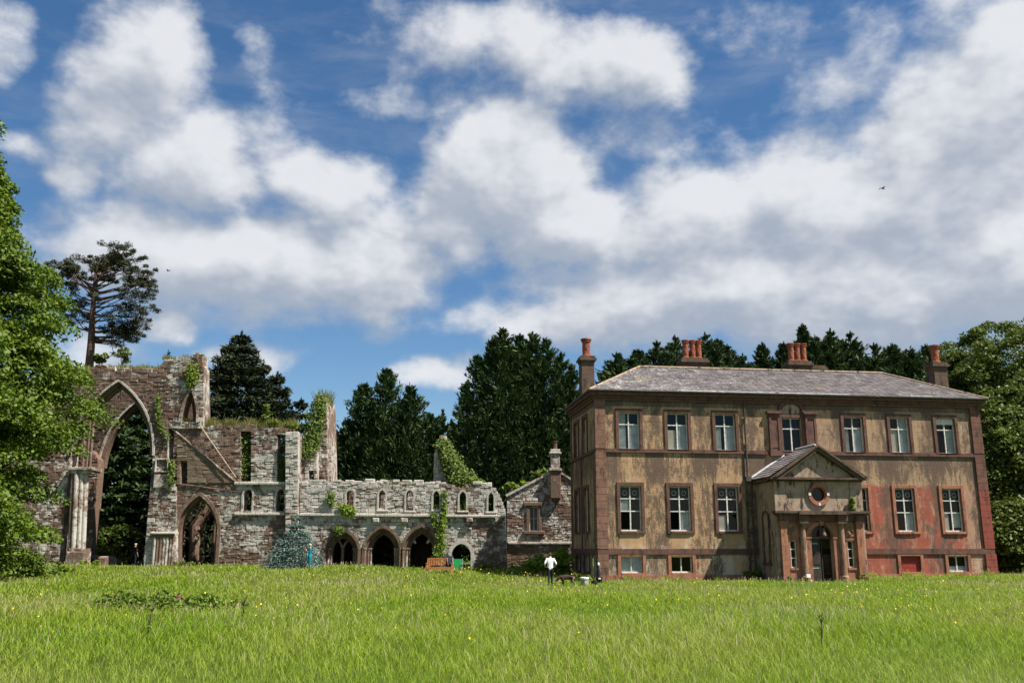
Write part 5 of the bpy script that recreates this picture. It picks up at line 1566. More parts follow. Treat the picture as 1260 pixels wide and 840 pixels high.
bush('wall_shrub', 'round green shrub growing on top of the crossing wall beside the pine', wp(122, 447, 64.6), (.9, .5, .5), 900, .09, M['leaf_ivy'], 201)
bush('wall_shrub', 'taller sparse shrub on the crossing wall top right of the round shrub', wp(150, 449, 64.8), (.8, .4, .75), 500, .09, M['leaf_wood'], 202)
bush('wall_shrub', 'small leafy tuft on the top right corner of the crossing', wp(246, 444, 64.4), (.45, .35, .3), 320, .08, M['leaf_shrub'], 203)
surface_ivy('ivy', 'ivy patch hanging on the crossing stub above its lancet', [wp(238, 452, 63.95), wp(236, 470, 63.95)], .5, 420, .075, M['leaf_shrub'], 204)
surface_ivy('ivy', 'narrow ivy strip beside the carved panel of the crossing pier', [wp(212, 568, 63.95), wp(211, 597, 63.95)], .25, 320, .07, M['leaf_ivy'], 205)
surface_ivy('ivy', 'ivy climbing down beside the crossing shaft near roof line', [wp(196, 487, 63.95), wp(195, 520, 63.95), wp(207, 540, 63.95)], .28, 360, .07, M['leaf_ivy'], 206)
tuft_strip('wall_top_grass', 'dry green grass growing along the transept wall top', A(215, 525)[0], A(362, 525)[0], A(300, 524)[1] - .06, 64.2, 65.0, .15, .75, 5200, M['leaf_drygrass'], 207)
tuft_strip('crossing_grass', 'short dry grass along the crossing wall top', A(100, 452)[0], A(250, 440)[0], 0, 64.2, 65.0, .08, .45, 1800, M['leaf_drygrass'], 208, zfun=lambda x: A(0, 452 if x < A(197, 450)[0] else 441)[1])
bush('wall_shrub', 'yellow-green shrub on the transept wall top near its right end', wp(338, 526, 64.5), (1.0, .4, .35), 700, .09, M['leaf_shrub'], 209)
bush('wall_shrub', 'leafy shrub hanging over the right end of the transept wall top', wp(358, 530, 64.3), (.5, .4, .35), 420, .09, M['leaf_shrub'], 210)
bush('wall_shrub', 'upright green sapling on the middle of the transept wall', wp(327, 522, 64.7), (.55, .4, .8), 420, .1, M['leaf_ivy'], 211)
surface_ivy('ivy', 'shrubby ivy covering the left edge of the gable fragment', [wp(396, 490, 65.9), wp(390, 515, 65.8), wp(385, 545, 65.6), wp(380, 560, 65.2)], [.5, .75, .65, .5], 3600, .075, M['leaf_ivy'], 212, depth=.3)
tuft_strip('gable_grass', 'wispy tall grass on top of the gable fragment', A(388, 500, 66)[0], A(401, 490, 66)[0], A(395, 497, 66)[1], 66.1, 68.5, .3, 1.2, 700, M['leaf_drygrass'], 213)
surface_ivy('ivy', 'green leaves filling the slot windows of the transept', [wp(302, 540, 64.95), wp(302, 590, 64.9)], .4, 1100, .07, M['leaf_ivy'], 214, depth=.3)
surface_ivy('ivy', 'ivy low in the right slot window of the transept', [wp(347, 562, 64.95), wp(347, 592, 64.9)], .32, 700, .07, M['leaf_ivy'], 215, depth=.2)
surface_ivy('ivy', 'ivy draped over the right slope of the ivied stump', [wp(545, 545, 66.9), wp(552, 565, 66.8), wp(562, 585, 66.6), wp(578, 598, 66.4)], [.45, .65, .85, .75], 6000, .08, M['leaf_ivy'], 216, depth=.3)
bush('shrub', 'bright green shrub behind the right end of the range wall', wp(585, 604, 66.2), (1.3, .6, .7), 1100, .11, M['leaf_shrub'], 217)
bush('shrub', 'bright green shrub growing over the outbuilding roof edge', wp(640, 606, 68.7), (1.5, .6, .5), 1500, .11, M['leaf_shrub'], 218)
bush('shrub', 'green creeper mound on the outbuilding roof by its chimney', wp(668, 592, 69.3), (1.2, .6, .55), 1100, .11, M['leaf_ivy'], 219)
surface_ivy('ivy', 'yellowish ivy climbing between the third arch and the doorway', [wp(541, 690, 63.85), wp(543, 665, 63.85), wp(545, 640, 63.9), wp(548, 625, 63.9)], [.5, .4, .22, .15], 1500, .065, M['leaf_shrub'], 220)
surface_ivy('ivy', 'ivy tuft above the string course left of the first lancet', [wp(421, 622, 63.9), wp(428, 630, 63.8), wp(434, 628, 63.9)], .38, 420, .085, M['leaf_shrub'], 221)
surface_ivy('ivy', 'small ivy tuft over the point of the first moulded arch', [wp(414, 650, 63.85), wp(420, 654, 63.8)], .32, 240, .08, M['leaf_ivy'], 222)
surface_ivy('ivy', 'ivy creeping on the wall above the third moulded arch', [wp(535, 632, 63.85), wp(536, 648, 63.85)], .25, 240, .08, M['leaf_ivy'], 223)
surface_ivy('ivy', 'hanging ivy at the left shoulder of the range near the pier', [wp(407, 607, 63.9), wp(408, 620, 63.9)], .3, 200, .08, M['leaf_ivy'], 224)
surface_ivy('ivy', 'small ivy spray beside the fourth lancet', [wp(547, 604, 63.9), wp(546, 628, 63.9)], .2, 240, .075, M['leaf_ivy'], 225)

# bushes by the outbuilding and the house
bush('shrub', 'big bright leafy shrub behind the man in the white shirt', at_ground(666, 58.0), (1.35, .8, .85), 1900, .12, M['leaf_shrub'], 230)
bush('shrub', 'leafy shrub against the outbuilding beside the house corner', at_ground(690, 58.3), (.95, .7, .95), 1600, .12, M['leaf_shrub'], 231)
bush('fern', 'dark fern clump at the shaded foot of the house side', at_ground(714, 53.8), (.6, .5, .3), 500, .12, M['leaf_nettle'], 232)
x, y, _ = house_to_world(9.0, -.7, 0); bush('fern', 'dark fern clump in the corner left of the porch', (x, y, float(gz(x, y))), (.7, .5, .35), 700, .12, M['leaf_nettle'], 233)
x, y, _ = house_to_world(14.35, -2.75, 0); bush('wall_plant', 'leafy weed rooted on the porch cornice right of the oculus', (x, y, 3.66), (.3, .22, .5), 420, .06, M['leaf_shrub'], 234)
for i, (u, d) in enumerate(((10.1, -3.0), (14.6, -3.05), (11.0, -3.05))):
    x, y, _ = house_to_world(u, d, 0); bush('weed', ['weed clump at the left foot of the porch front', 'weed clump at the right foot of the porch front', 'weed clump between the porch left column and pilaster'][i], (x, y, float(gz(x, y))), (.3, .2, .22), 160, .06, M['leaf_shrub'], 240 + i)
for i, (a, Y, rx, lab) in enumerate(((25, 46, 2.2, 'bright undergrowth skirt below the big left tree'), (62, 52, 2.4, 'bright undergrowth right of the big left tree'), (108, 62.6, 1.3, 'undergrowth before the great arch left pier'), (225, 63.2, 1.0, 'weeds before the small transept arch'), (150, 66.5, 1.6, 'undergrowth inside the great arch'), (600, 63, 1.4, 'low greenery at the right foot of the range'), (640, 61.8, 1.3, 'low greenery at the foot of the outbuilding'), (640, 57.5, 1.2, 'low leafy shrub left of the man in white'))):
    bush('undergrowth', lab, at_ground(a, Y), (rx, .6, .28), int(700 * rx), .10, M['leaf_shrub'] if i != 4 else M['leaf_wood'], 250 + i, stems=False)


def nettle_patch():
    rg = np.random.default_rng(8)
    cx, cy = A(205, 757, 1)[0], 0
    Yc = 26.0; cx = A(205, 757, Yc)[0]
    n = 330
    ang = rg.random(n) * 2 * np.pi; r = np.abs(rg.normal(0, .5, n)).clip(0, 1.3)
    j = rg.integers(0, 4, n)
    x = cx + np.array([-1.3, .0, 1.0, -.4])[j] + np.cos(ang) * r * 1.1; y = Yc + np.array([.3, -.2, .1, .9])[j] + np.sin(ang) * r * 1.0
    z = gz(x, y) + .13 + .22 * rg.random(n) * (1.35 - r)
    c = np.stack([x, y, z], 1)
    q = clump_leaves(rg, c, rg.uniform(.12, .24, n), 26, .055, .8, .1)
    q = (q[0], q[1], q[2], q[3] + .25)
    tag(leaf_quads('nettle_patch', *q, M['leaf_nettle']), 'low dark green patch of nettles in the left of the meadow', 'nettles', kind='stuff')
    # the dry stalk standing in it
    b = np.array([A(224, 745, Yc)[0], Yc, float(gz(cx, Yc))])
    s = MB(); pt = lambda a, b_: (A(a, b_, Yc)[0], Yc, A(a, b_, Yc)[1])
    s.tube([(b[0] + .05, Yc, b[2]), pt(228, 750), pt(224, 743), pt(220, 737), pt(216, 733)], [.03, .035, .03, .022, .012], 6)
    s.tube([pt(220, 737), pt(215, 736), pt(211, 741)], [.02, .016, .008], 5); s.tube([pt(223, 741), pt(229, 737), pt(234, 735)], [.012, .008, .004], 5)
    root = empty('dry_stalk', (0, 0, 0)); tag(root, 'bent brown dried stalk standing in the nettle patch', 'plant')
    s.build('stem', M['deadwood'], root)
    tp = np.array([pt(214, 735), pt(217, 733), pt(220, 735), pt(212, 739)])
    q = clump_leaves(rg, tp, np.full(4, .09), 26, .05, .8, .2); leaf_quads('dead_leaves', q[0], q[1], q[2], q[3] * 0, plain('rusty_dead_leaf', (0.15, 0.085, 0.05), .8, .3), root)
    # thistle stalks
    for (a, bb, Y, lab) in ((302, 786, 21, 'dark upright thistle stalk right of the nettle patch'), (189, 800, 17.5, 'dark thistle stalk low in the left meadow'), (1003, 820, 15.5, 'dark dock stalk in the right foreground meadow')):
        p = at_ground(a, Y); r = empty('thistle', p); tag(r, lab, 'thistle')
        s = MB(); s.tube([(0, 0, 0), (.02, 0, .3), (.05, 0, .62)], [.012, .01, .006], 5)
        for k in range(6): t = rnd.uniform(.2, .55); s.tube([(.03, 0, t), (rnd.uniform(-.1, .12), rnd.uniform(-.08, .08), t + .12)], [.006, .003], 4)
        s.build('stem', M['leaf_nettle'] if False else M['bark'], r)
        q = clump_leaves(rg, np.array([(.03, 0, z_) for z_ in (.25, .35, .45, .55, .62)]), np.full(5, .06), 7, .028, 1.2, .1); leaf_quads('leaves', *q, M['leaf_nettle'], r)


nettle_patch()

# ------------------------------------------------------------------ people, dog, things
def skin_body(name, joints, tags, mats, parent, sub=2):
    """joints: {name: (pos, radius, parent)}; one continuous skinned mesh, each face coloured by its nearest bone's tag."""
    names = list(joints); idx = {n: i for i, n in enumerate(names)}
    me = bpy.data.meshes.new(name)
    me.from_pydata([joints[n][0] for n in names], [(idx[joints[n][2]], idx[n]) for n in names if joints[n][2]], [])
    o = bpy.data.objects.new(name, me); C.objects.link(o)
    sk = o.modifiers.new('Skin', 'SKIN'); sk.use_smooth_shade = True
    if not me.skin_vertices: pass
    sv = me.skin_vertices[0].data
    for n in names:
        r = joints[n][1]; sv[idx[n]].radius = r if isinstance(r, tuple) else (r, r)
        sv[idx[n]].use_root = joints[n][2] is None
    ss = o.modifiers.new('Sub', 'SUBSURF'); ss.levels = ss.render_levels = sub
    dg = bpy.context.evaluated_depsgraph_get()
    new = bpy.data.meshes.new_from_object(o.evaluated_get(dg))
    bpy.data.objects.remove(o); bpy.data.meshes.remove(me)
    new.materials.clear()
    for m in mats: new.materials.append(m)
    segs = [(np.array(joints[joints[n][2]][0]), np.array(joints[n][0]), tags.get(n, 0), np.mean(joints[n][1])) for n in names if joints[n][2]]
    for p in new.polygons:
        c = np.array(p.center); best = 1e9
        for a, b, t, r in segs:
            ab = b - a; k = min(1, max(0, np.dot(c - a, ab) / (np.dot(ab, ab) + 1e-9)))
            d = np.linalg.norm(c - a - ab * k) - r * .9
            if d < best: best, p.material_index = d, t
        p.use_smooth = True
    new.name = name
    ob = bpy.data.objects.new(name, new); C.objects.link(ob)
    if parent: ob.parent = parent
    return ob


def person(label, loc, rz, H, mats, pose, hair, coat=False):
    """mats: [skin, top, legs, shoes]; pose moves named joints. The figure faces local -y."""
    k = H / 1.75
    J = dict(pelvis=((0, 0, .96), (.15, .12), None), waist=((0, .0, 1.12), (.145, .11), 'pelvis'), chest=((0, .01, 1.32), (.17, .125), 'waist'), collar=((0, .02, 1.46), (.10, .09), 'chest'), neck=((0, .0, 1.54), .058, 'collar'),
             head=((0, -.02, 1.63), (.078, .09), 'neck'), crown=((0, -.01, 1.72), (.07, .08), 'head'), nose=((0, -.115, 1.635), .016, 'head'))
    T = dict(waist=1, chest=1, collar=1, neck=0, head=0, crown=0, nose=0)
    for s, n in ((-1, 'L'), (1, 'R')):
        J.update({'shoulder' + n: ((s * .19, .02, 1.43), .075, 'chest'), 'elbow' + n: ((s * .25, .03, 1.15), .05, 'shoulder' + n), 'wrist' + n: ((s * .25, -.06, .92), .034, 'elbow' + n), 'hand' + n: ((s * .25, -.09, .85), (.03, .022), 'wrist' + n),
                  'hip' + n: ((s * .095, 0, .90), .105, 'pelvis'), 'knee' + n: ((s * .10, -.01, .50), .068, 'hip' + n), 'ankle' + n: ((s * .10, .02, .09), .045, 'knee' + n), 'toe' + n: ((s * .11, -.16, .04), .042, 'ankle' + n)})
        T.update({'shoulder' + n: 1, 'elbow' + n: 1, 'wrist' + n: 1 if coat else 0, 'hand' + n: 0, 'hip' + n: 2, 'knee' + n: 2, 'ankle' + n: 2, 'toe' + n: 3})
    for q, v in pose.items():
        J[q] = (v, J[q][1], J[q][2])
    if coat:
        J['pelvis'] = (J['pelvis'][0], (.19, .15), None); T['hipL'] = T['hipR'] = 1
        for n in 'LR': J['hip' + n] = (J['hip' + n][0], .14, 'pelvis')
    for n, s in (('L', -1), ('R', 1)): # five fingers from the palm, gently curled
        h = np.array(J['hand' + n][0]); w = np.array(J['wrist' + n][0]); d = h - w; d = d / np.linalg.norm(d)
        side = np.array([0, -1, 0]) if abs(d[1]) < .7 else np.array([s * -1.0, 0, 0])
        curl = np.array([-s * .012, 0, 0])
        for i, (o_, ln) in enumerate(((.026, .075), (.009, .085), (-.009, .08), (-.026, .062))):
            a = h + side * o_ + d * .045; b = a + d * ln * .55 + curl; c = b + d * ln * .4 + curl * 2
            J[f'f{n}{i}a'] = (tuple(a), .0095, 'hand' + n); J[f'f{n}{i}b'] = (tuple(b), .0085, f'f{n}{i}a'); J[f'f{n}{i}c'] = (tuple(c), .0075, f'f{n}{i}b')
        a = w + d * .03 + side * .035; b = a + side * .02 + d * .035
        J[f't{n}a'] = (tuple(a), .011, 'hand' + n); J[f't{n}b'] = (tuple(b), .009, f't{n}a')
        for f in range(4):
            for q in 'abc': T[f'f{n}{f}{q}'] = 0
        T[f't{n}a'] = T[f't{n}b'] = 0
    J = {n: (tuple(c * k for c in p), tuple(x * k for x in r) if isinstance(r, tuple) else r * k, par) for n, (p, r, par) in J.items()}
    root = empty('person', loc, rz); tag(root, label, 'person')
    skin_body('body', J, T, mats, root)
    hd = J['head'][0]; m = MB(); vs, fs = [], []
    nlat, nlon = 7, 14
    for i in range(nlat + 1):
        ph = math.pi * .60 * i / nlat
        for j in range(nlon):
            t = 2 * math.pi * j / nlon; back = math.sin(t)
            r_ = .105 * k * (1 + .03 * math.sin(5 * t))
            vs.append((hd[0] + r_ * math.sin(ph) * math.cos(t) * .88, hd[1] + .012 + r_ * math.sin(ph) * back, hd[2] + .045 * k + r_ * math.cos(ph) * (1.02 if back > -.3 else 1) + (0.055 * k if back < -.45 and i > 3 else 0)))
    for i in range(nlat):
        for j in range(nlon): a, b = i * nlon + j, i * nlon + (j + 1) % nlon; fs.append((a, a + nlon, b + nlon, b))
    m.add(vs, fs); m.build('hair', hair, root, smooth=True)
    return root


def gp(px_, Y, dz=0.0):
    x = A(px_, 690, Y)[0]; return (x, Y, float(gz(x, Y)) + dz)


man = person('person in white t-shirt and dark trousers walking away towards the shrubs', gp(677, 50.0), math.pi + .1, 1.74, [M['skin'], M['tshirt'], M['denim'], M['shoe']],
             {'elbowL': (-.31, .09, 1.19), 'wristL': (-.28, -.10, 1.05), 'handL': (-.26, -.17, 1.03), 'elbowR': (.31, .09, 1.19), 'wristR': (.27, -.10, 1.05), 'handR': (.24, -.17, 1.03), 'kneeL': (-.09, -.10, .50), 'ankleL': (-.09, -.06, .09), 'toeL': (-.10, -.24, .05), 'kneeR': (.09, .03, .50), 'ankleR': (.09, .20, .12), 'toeR': (.09, .04, .04)}, M['hair_brown'])
woman = person('person with grey hair and teal coat standing beside the blue spruce', gp(381, 59.3), -1.25, 1.60, [M['skin'], M['teal'], M['teal'], M['shoe']],
               {'elbowL': (-.23, -.05, 1.16), 'wristL': (-.12, -.24, 1.27), 'handL': (-.07, -.27, 1.33), 'elbowR': (.23, -.05, 1.16), 'wristR': (.12, -.24, 1.27), 'handR': (.07, -.27, 1.33)}, M['hair_grey'], coat=True)
m = MB(); m.box(-.07, .07, -.36, -.27, 1.22, 1.32); cam = m.build('red_camera', plain('red_plastic', (.5, .03, .02), .5, .1)); cam.location = woman.location; cam.rotation_euler = woman.rotation_euler
tag(cam, 'small red object held up by the person in teal', 'camera')
person('person in dark navy jacket seen in the great arch, fair haired', gp(165, 68.0), math.pi - .5, 1.66, [M['skin'], M['navy'], M['denim'], M['shoe']], {'elbowR': (.26, .05, 1.15), 'wristR': (.27, -.10, .96), 'handR': (.27, -.15, .90)}, M['hair_grey'])
person('person in black clothes in the shade beside the great arch pier', gp(177, 69.5), 2.6, 1.68, [M['skin'], M['dark_cloth'], M['denim'], M['shoe']], {}, M['hair_brown'], coat=True)


def dog():
    p = gp(698, 49.6)
    r = empty('dog', p, .25); tag(r, 'dark brown dog sniffing the grass beside the person in white', 'dog')
    J = dict(hip=((.30, 0, .50), (.115, .13), None), belly=((.08, 0, .50), (.10, .13), 'hip'), ribs=((-.14, 0, .50), (.13, .16), 'belly'), shoulder=((-.30, 0, .53), (.11, .13), 'ribs'), neck=((-.43, 0, .50), .085, 'shoulder'), skull=((-.54, 0, .41), (.075, .08), 'neck'), muzzle=((-.64, 0, .31), .042, 'skull'), nose=((-.69, 0, .265), .028, 'muzzle'),
             tail=((.42, 0, .54), .03, 'hip'), tailtip=((.60, .02, .44), .014, 'tail'))
    T = {n: 0 for n in J}
    for s, n in ((-1, 'L'), (1, 'R')):
        J.update({'ear' + n: ((-.50, s * .08, .43), .022, 'skull'), 'eartip' + n: ((-.52, s * .11, .34), .016, 'ear' + n),
                  'thigh' + n: ((.30, s * .10, .42), .075, 'hip'), 'knee' + n: ((.22, s * .11, .30), .05, 'thigh' + n), 'hock' + n: ((.36, s * .11, .18), .028, 'knee' + n), 'shank' + n: ((.34, s * .11, .04), .024, 'hock' + n), 'paw' + n: ((.28, s * .11, .02), .026, 'shank' + n),
                  'arm' + n: ((-.28, s * .10, .38), .055, 'shoulder'), 'elbow' + n: ((-.23, s * .10, .28), .038, 'arm' + n), 'wrist' + n: ((-.27, s * .10, .13), .026, 'elbow' + n), 'fore' + n: ((-.28, s * .10, .03), .024, 'wrist' + n), 'fpaw' + n: ((-.34, s * .10, .02), .026, 'fore' + n)})
    for n in 'LR':
        for q in ('thigh', 'knee', 'hock', 'shank', 'paw'): T[q + n] = 1
    for q in J: T.setdefault(q, 0)
    skin_body('body', J, T, [M['fur'], M['fur_tan']], r)


dog()


def bench():
    p = gp(541, 55.0); W = 1.58
    r = empty('garden_bench', p, -.05); tag(r, 'orange wooden garden bench standing in long grass before the arches', 'bench')
    for s in (-1, 1):
        m = MB(); m.box(s * .74 - .035, s * .74 + .035, -.28, -.21, -.05, .62); m.build('leg', M['wood'], r)
        m = MB(); m.tube([(s * .74, .24, -.05), (s * .74, .24, .45), (s * .74, .33, .93)], .035, 6); m.build('leg', M['wood'], r)
        m = MB(); m.box(s * .74 - .04, s * .74 + .04, -.31, .27, .62, .66); m.build('armrest', M['wood'], r)
    m = MB()
    for k in range(5): m.box(-.78, .78, -.27 + k * .105, -.185 + k * .105, .42, .445)
    m.box(-.70, .70, -.285, -.272, .30, .42); m.build('seat', M['wood'], r)
    m = MB(); m.box(-.70, .70, .30, .335, .86, .95); m.box(-.70, .70, .245, .28, .48, .54)
    for k in range(14): x = -.65 + k * .1; m.add([(x, .255, .54), (x + .055, .255, .54), (x + .055, .31, .86), (x, .31, .86), (x, .275, .54), (x + .055, .275, .54), (x + .055, .33, .86), (x, .33, .86)], [(0, 1, 2, 3), (7, 6, 5, 4), (0, 4, 5, 1), (1, 5, 6, 2), (2, 6, 7, 3), (3, 7, 4, 0)])
    m.build('backrest', M['wood'], r)
    # things left on it
    g = empty('blanket', (p[0], p[1], p[2] + .446), -.05); tag(g, 'crumpled navy blanket lying on the wooden bench seat', 'blanket')
    n = 14; vs, fs = [], []
    for i in range(n + 1):
        for j in range(7):
            x, y = -.45 + .95 * i / n, -.24 + .44 * j / 6; vs.append((x, y, .03 + .10 * max(0, mnoise.noise(Vector((x * 4, y * 5, 2))) + .35)))
    for i in range(n):
        for j in range(6): a = i * 7 + j; fs.append((a, a + 7, a + 8, a + 1))
    m = MB(); m.add(vs, fs); k = len(vs); m.add([(v[0], v[1], .004) for v in vs], [tuple(reversed(f)) for f in fs]); o = m.build('cloth', M['navy'], g, smooth=True)
    b = empty('rucksack', (p[0] + .58, p[1] + .02, p[2] + .446), .2); tag(b, 'dark rucksack with straps propped on the bench right end', 'bag')
    m = MB(); m.lathe(0, 0, [(.13, 0), (.19, .05), (.2, .25), (.17, .42), (.09, .50), (.03, .53)], 12); m.build('body', M['dark_cloth'], b, smooth=True)
    m = MB(); m.lathe(0, -.16, [(.06, .05), (.11, .10), (.11, .22), (.05, .27)], 10); m.build('pocket', M['dark_cloth'], b, smooth=True)
    for s in (-1, 1):
        m = MB(); m.tube([(s * .1, -.05, .48), (s * .16, -.2, .52), (s * .15, -.26, .3), (s * .1, -.2, .06)], .018, 6); m.build('strap', M['tubgrey'], b)
    c = gp(551.5, 55.4); k = empty('coat', (c[0], c[1] + .02, c[2] + .8), 0); tag(k, 'dark grey checked coat thrown over the bench back right end', 'coat')
    n = 10; vs, fs = [], []
    for i in range(n + 1):
        for j in range(8):
            x = -.3 + .6 * i / n; t = j / 7; vs.append((x + .05 * math.sin(j + i), -.10 + .02 * math.sin(i * 2.0) + (.16 if j > 5 else 0), -.35 + .62 * min(t * 1.25, 1) + .05 * math.sin(i * 1.7)))
    for i in range(n):
        for j in range(7): a = i * 8 + j; fs.append((a, a + 8, a + 9, a + 1))
    m = MB(); m.add(vs, fs); o = m.build('cloth', M['dark_cloth'], k, smooth=True); sol = o.modifiers.new('thick', 'SOLIDIFY'); sol.thickness = .02
    # green folding chairs
    for i, (a, yy, rz, lab) in enumerate(((554.5, 55.9, .35, 'green canvas folding chair partly hidden by the bench end'), (562.5, 55.5, -.12, 'green canvas folding chair in full view right of the bench'))):
        q = empty('folding_chair', gp(a, yy), rz); tag(q, lab, 'chair', 'green folding chairs')
        m = MB(); m.add([(-.25, .20, .46), (.25, .20, .46), (.25, .30, .90), (-.25, .30, .90), (-.25, .22, .46), (.25, .22, .46), (.25, .32, .90), (-.25, .32, .90)], [(0, 1, 2, 3), (7, 6, 5, 4), (0, 4, 5, 1), (1, 5, 6, 2), (2, 6, 7, 3), (3, 7, 4, 0)]); m.build('backrest', M['green_cloth'], q)
        m = MB(); m.box(-.25, .25, -.24, .2, .42, .44); m.build('seat', M['green_cloth'], q)
        for s in (-1, 1):
            m = MB(); m.tube([(s * .27, -.26, -.02), (s * .27, .22, .46), (s * .27, .33, .93)], .014, 6); m.build('leg', M['steel'], q)
            m = MB(); m.tube([(s * .27, .24, -.02), (s * .27, -.25, .43)], .014, 6); m.build('leg', M['steel'], q)
            m = MB(); m.box(s * .27 - .03, s * .27 + .03, -.25, .22, .62, .645); m.build('armrest', M['steel'], q)


bench()


def odds():
    p = gp(719, 50.5); r = empty('stone_tub', p); tag(r, 'round grey tub with white rim standing near the house corner', 'tub')
    m = MB(); m.lathe(0, 0, [(.19, -.05), (.205, .02), (.215, .28), (.215, .33)], 18); m.build('body', M['tubgrey'], r, smooth=True)
    m = MB(); m.lathe(0, 0, [(.215, .33), (.24, .34), (.24, .42), (.205, .43), (.19, .40)], 18); m.build('rim', M['tubwhite'], r)
    p = gp(730.5, 50.6); r = empty('iron_pot', p); tag(r, 'squat black pot lying in grass between tub and wrapped pole', 'pot')
    m = MB(); m.lathe(0, 0, [(.07, 0), (.15, .05), (.17, .14), (.12, .22), (.14, .25), (.10, .25), (.09, .15)], 14); m.build('body', M['blackpl'], r, smooth=True); m = MB(); m.tube([(-.13, 0, .22), (-.09, 0, .34), (.09, 0, .34), (.13, 0, .22)], .01, 6); m.build('handle', M['blackpl'], r)
    p = gp(729.7, 52.2); r = empty('garden_cane', p); tag(r, 'thin yellow-green cane standing upright by the house corner', 'cane')
    m = MB(); m.tube([(0, 0, -.1), (-.01, 0, .7), (.0, 0, 1.35)], [.028, .026, .022], 7)
    for z in (.3, .62, .95): m.lathe(-.005, 0, [(.03, z), (.034, z + .015), (.03, z + .03)], 7)
    m.build('cane', M['pole'], r)
    p = gp(736.8, 52.0); r = empty('black_bucket', p); tag(r, 'black bucket with dark bundled tools upright against the house corner', 'bucket')
    m = MB(); m.lathe(0, 0, [(.14, -.05), (.155, .0), (.185, .34), (.20, .36), (.17, .35), (.14, .02)], 14); m.build('body', M['blackpl'], r, smooth=True)
    m = MB(); m.box(-.06, .08, -.20, -.17, .24, .32); m.build('label_patch', M['tubwhite'], r)
    t = empty('tool_bundle', p); tag(t, 'dark wrapped bundle of tool shafts standing in the black bucket', 'tools')
    m = MB(); m.tube([(.0, 0, .04), (-.02, 0, .5), (-.05, 0, .95), (-.08, .02, 1.30), (-.06, .02, 1.62)], [.09, .11, .09, .055, .02], 10); m.build('wrap', M['dark_cloth'], t, smooth=True)
    m = MB(); m.tube([(.07, 0, .05), (.06, 0, .6), (.04, 0, 1.1)], .018, 6); m.build('handle', M['pole'], t)
    m = MB(); m.lathe(-.03, -.1, [(.02, .95), (.055, 1.0), (.05, 1.1), (.015, 1.14)], 8); m.build('tag', M['tubwhite'], t)
    # white junction box and a spade by the porch
    x, y, _ = house_to_world(11.2, -3.2, 0); g = float(gz(x, y))
    r = empty('white_box', (x, y, g), TH); tag(r, 'small white box on a stake at the porch left column foot', 'box')
    m = MB(); m.box(-.12, .12, -.06, .06, .30, .48, .01); m.build('case', M['tubwhite'], r); m = MB(); m.box(-.02, .02, -.02, .02, -.1, .3); m.build('stake', M['wood'], r)
    x, y, _ = house_to_world(10.55, -2.95, 0); g = float(gz(x, y))
    r = empty('garden_tools', (x, y, g), TH); tag(r, 'dark long handled garden fork leaning beside the porch left side window', 'tool')
    m = MB(); m.tube([(0, -.15, .25), (.06, .1, 1.25)], .02, 6); m.build('handle', M['door'], r); m = MB(); m.tube([(-.12, -.15, .25), (.12, -.15, .25)], .014, 6)
    for q in (-.12, -.04, .04, .12): m.tube([(q, -.15, .25), (q, -.2, .0)], .009, 5)
    m.build('prongs', M['gutter'], r)


odds()


def bird(px_, py_, Y, span, rz, lab):
    a = A(px_, py_, Y); r = empty('bird', (a[0], Y, a[1]), rz); tag(r, lab, 'bird', 'birds high in the sky')
    m = MB(); m.tube([(-.28, 0, 0), (-.15, 0, .02), (0, 0, .0), (.18, 0, 0), (.3, 0, -.01)], [.015, .06, .075, .04, .05], 8)
    for s in (-1, 1):
        m.add([(-.12, 0, .03), (.12, 0, .03), (.05, s * span * .5, .14), (-.08, s * span * .5, .15), (-.02, s * span, .02), (-.12, 0, .0), (.12, 0, .0), (.05, s * span * .5, .12), (-.08, s * span * .5, .13)], [(0, 1, 2, 3), (3, 2, 4), (8, 7, 6, 5), (8, 4, 7)])
    m.build('body', M['feather'], r)


bird(1086, 232, 95, .55, .5, 'larger dark bird gliding high above the house roof')
bird(207, 333, 110, .4, -.6, 'tiny dark bird high right of the pine crown')

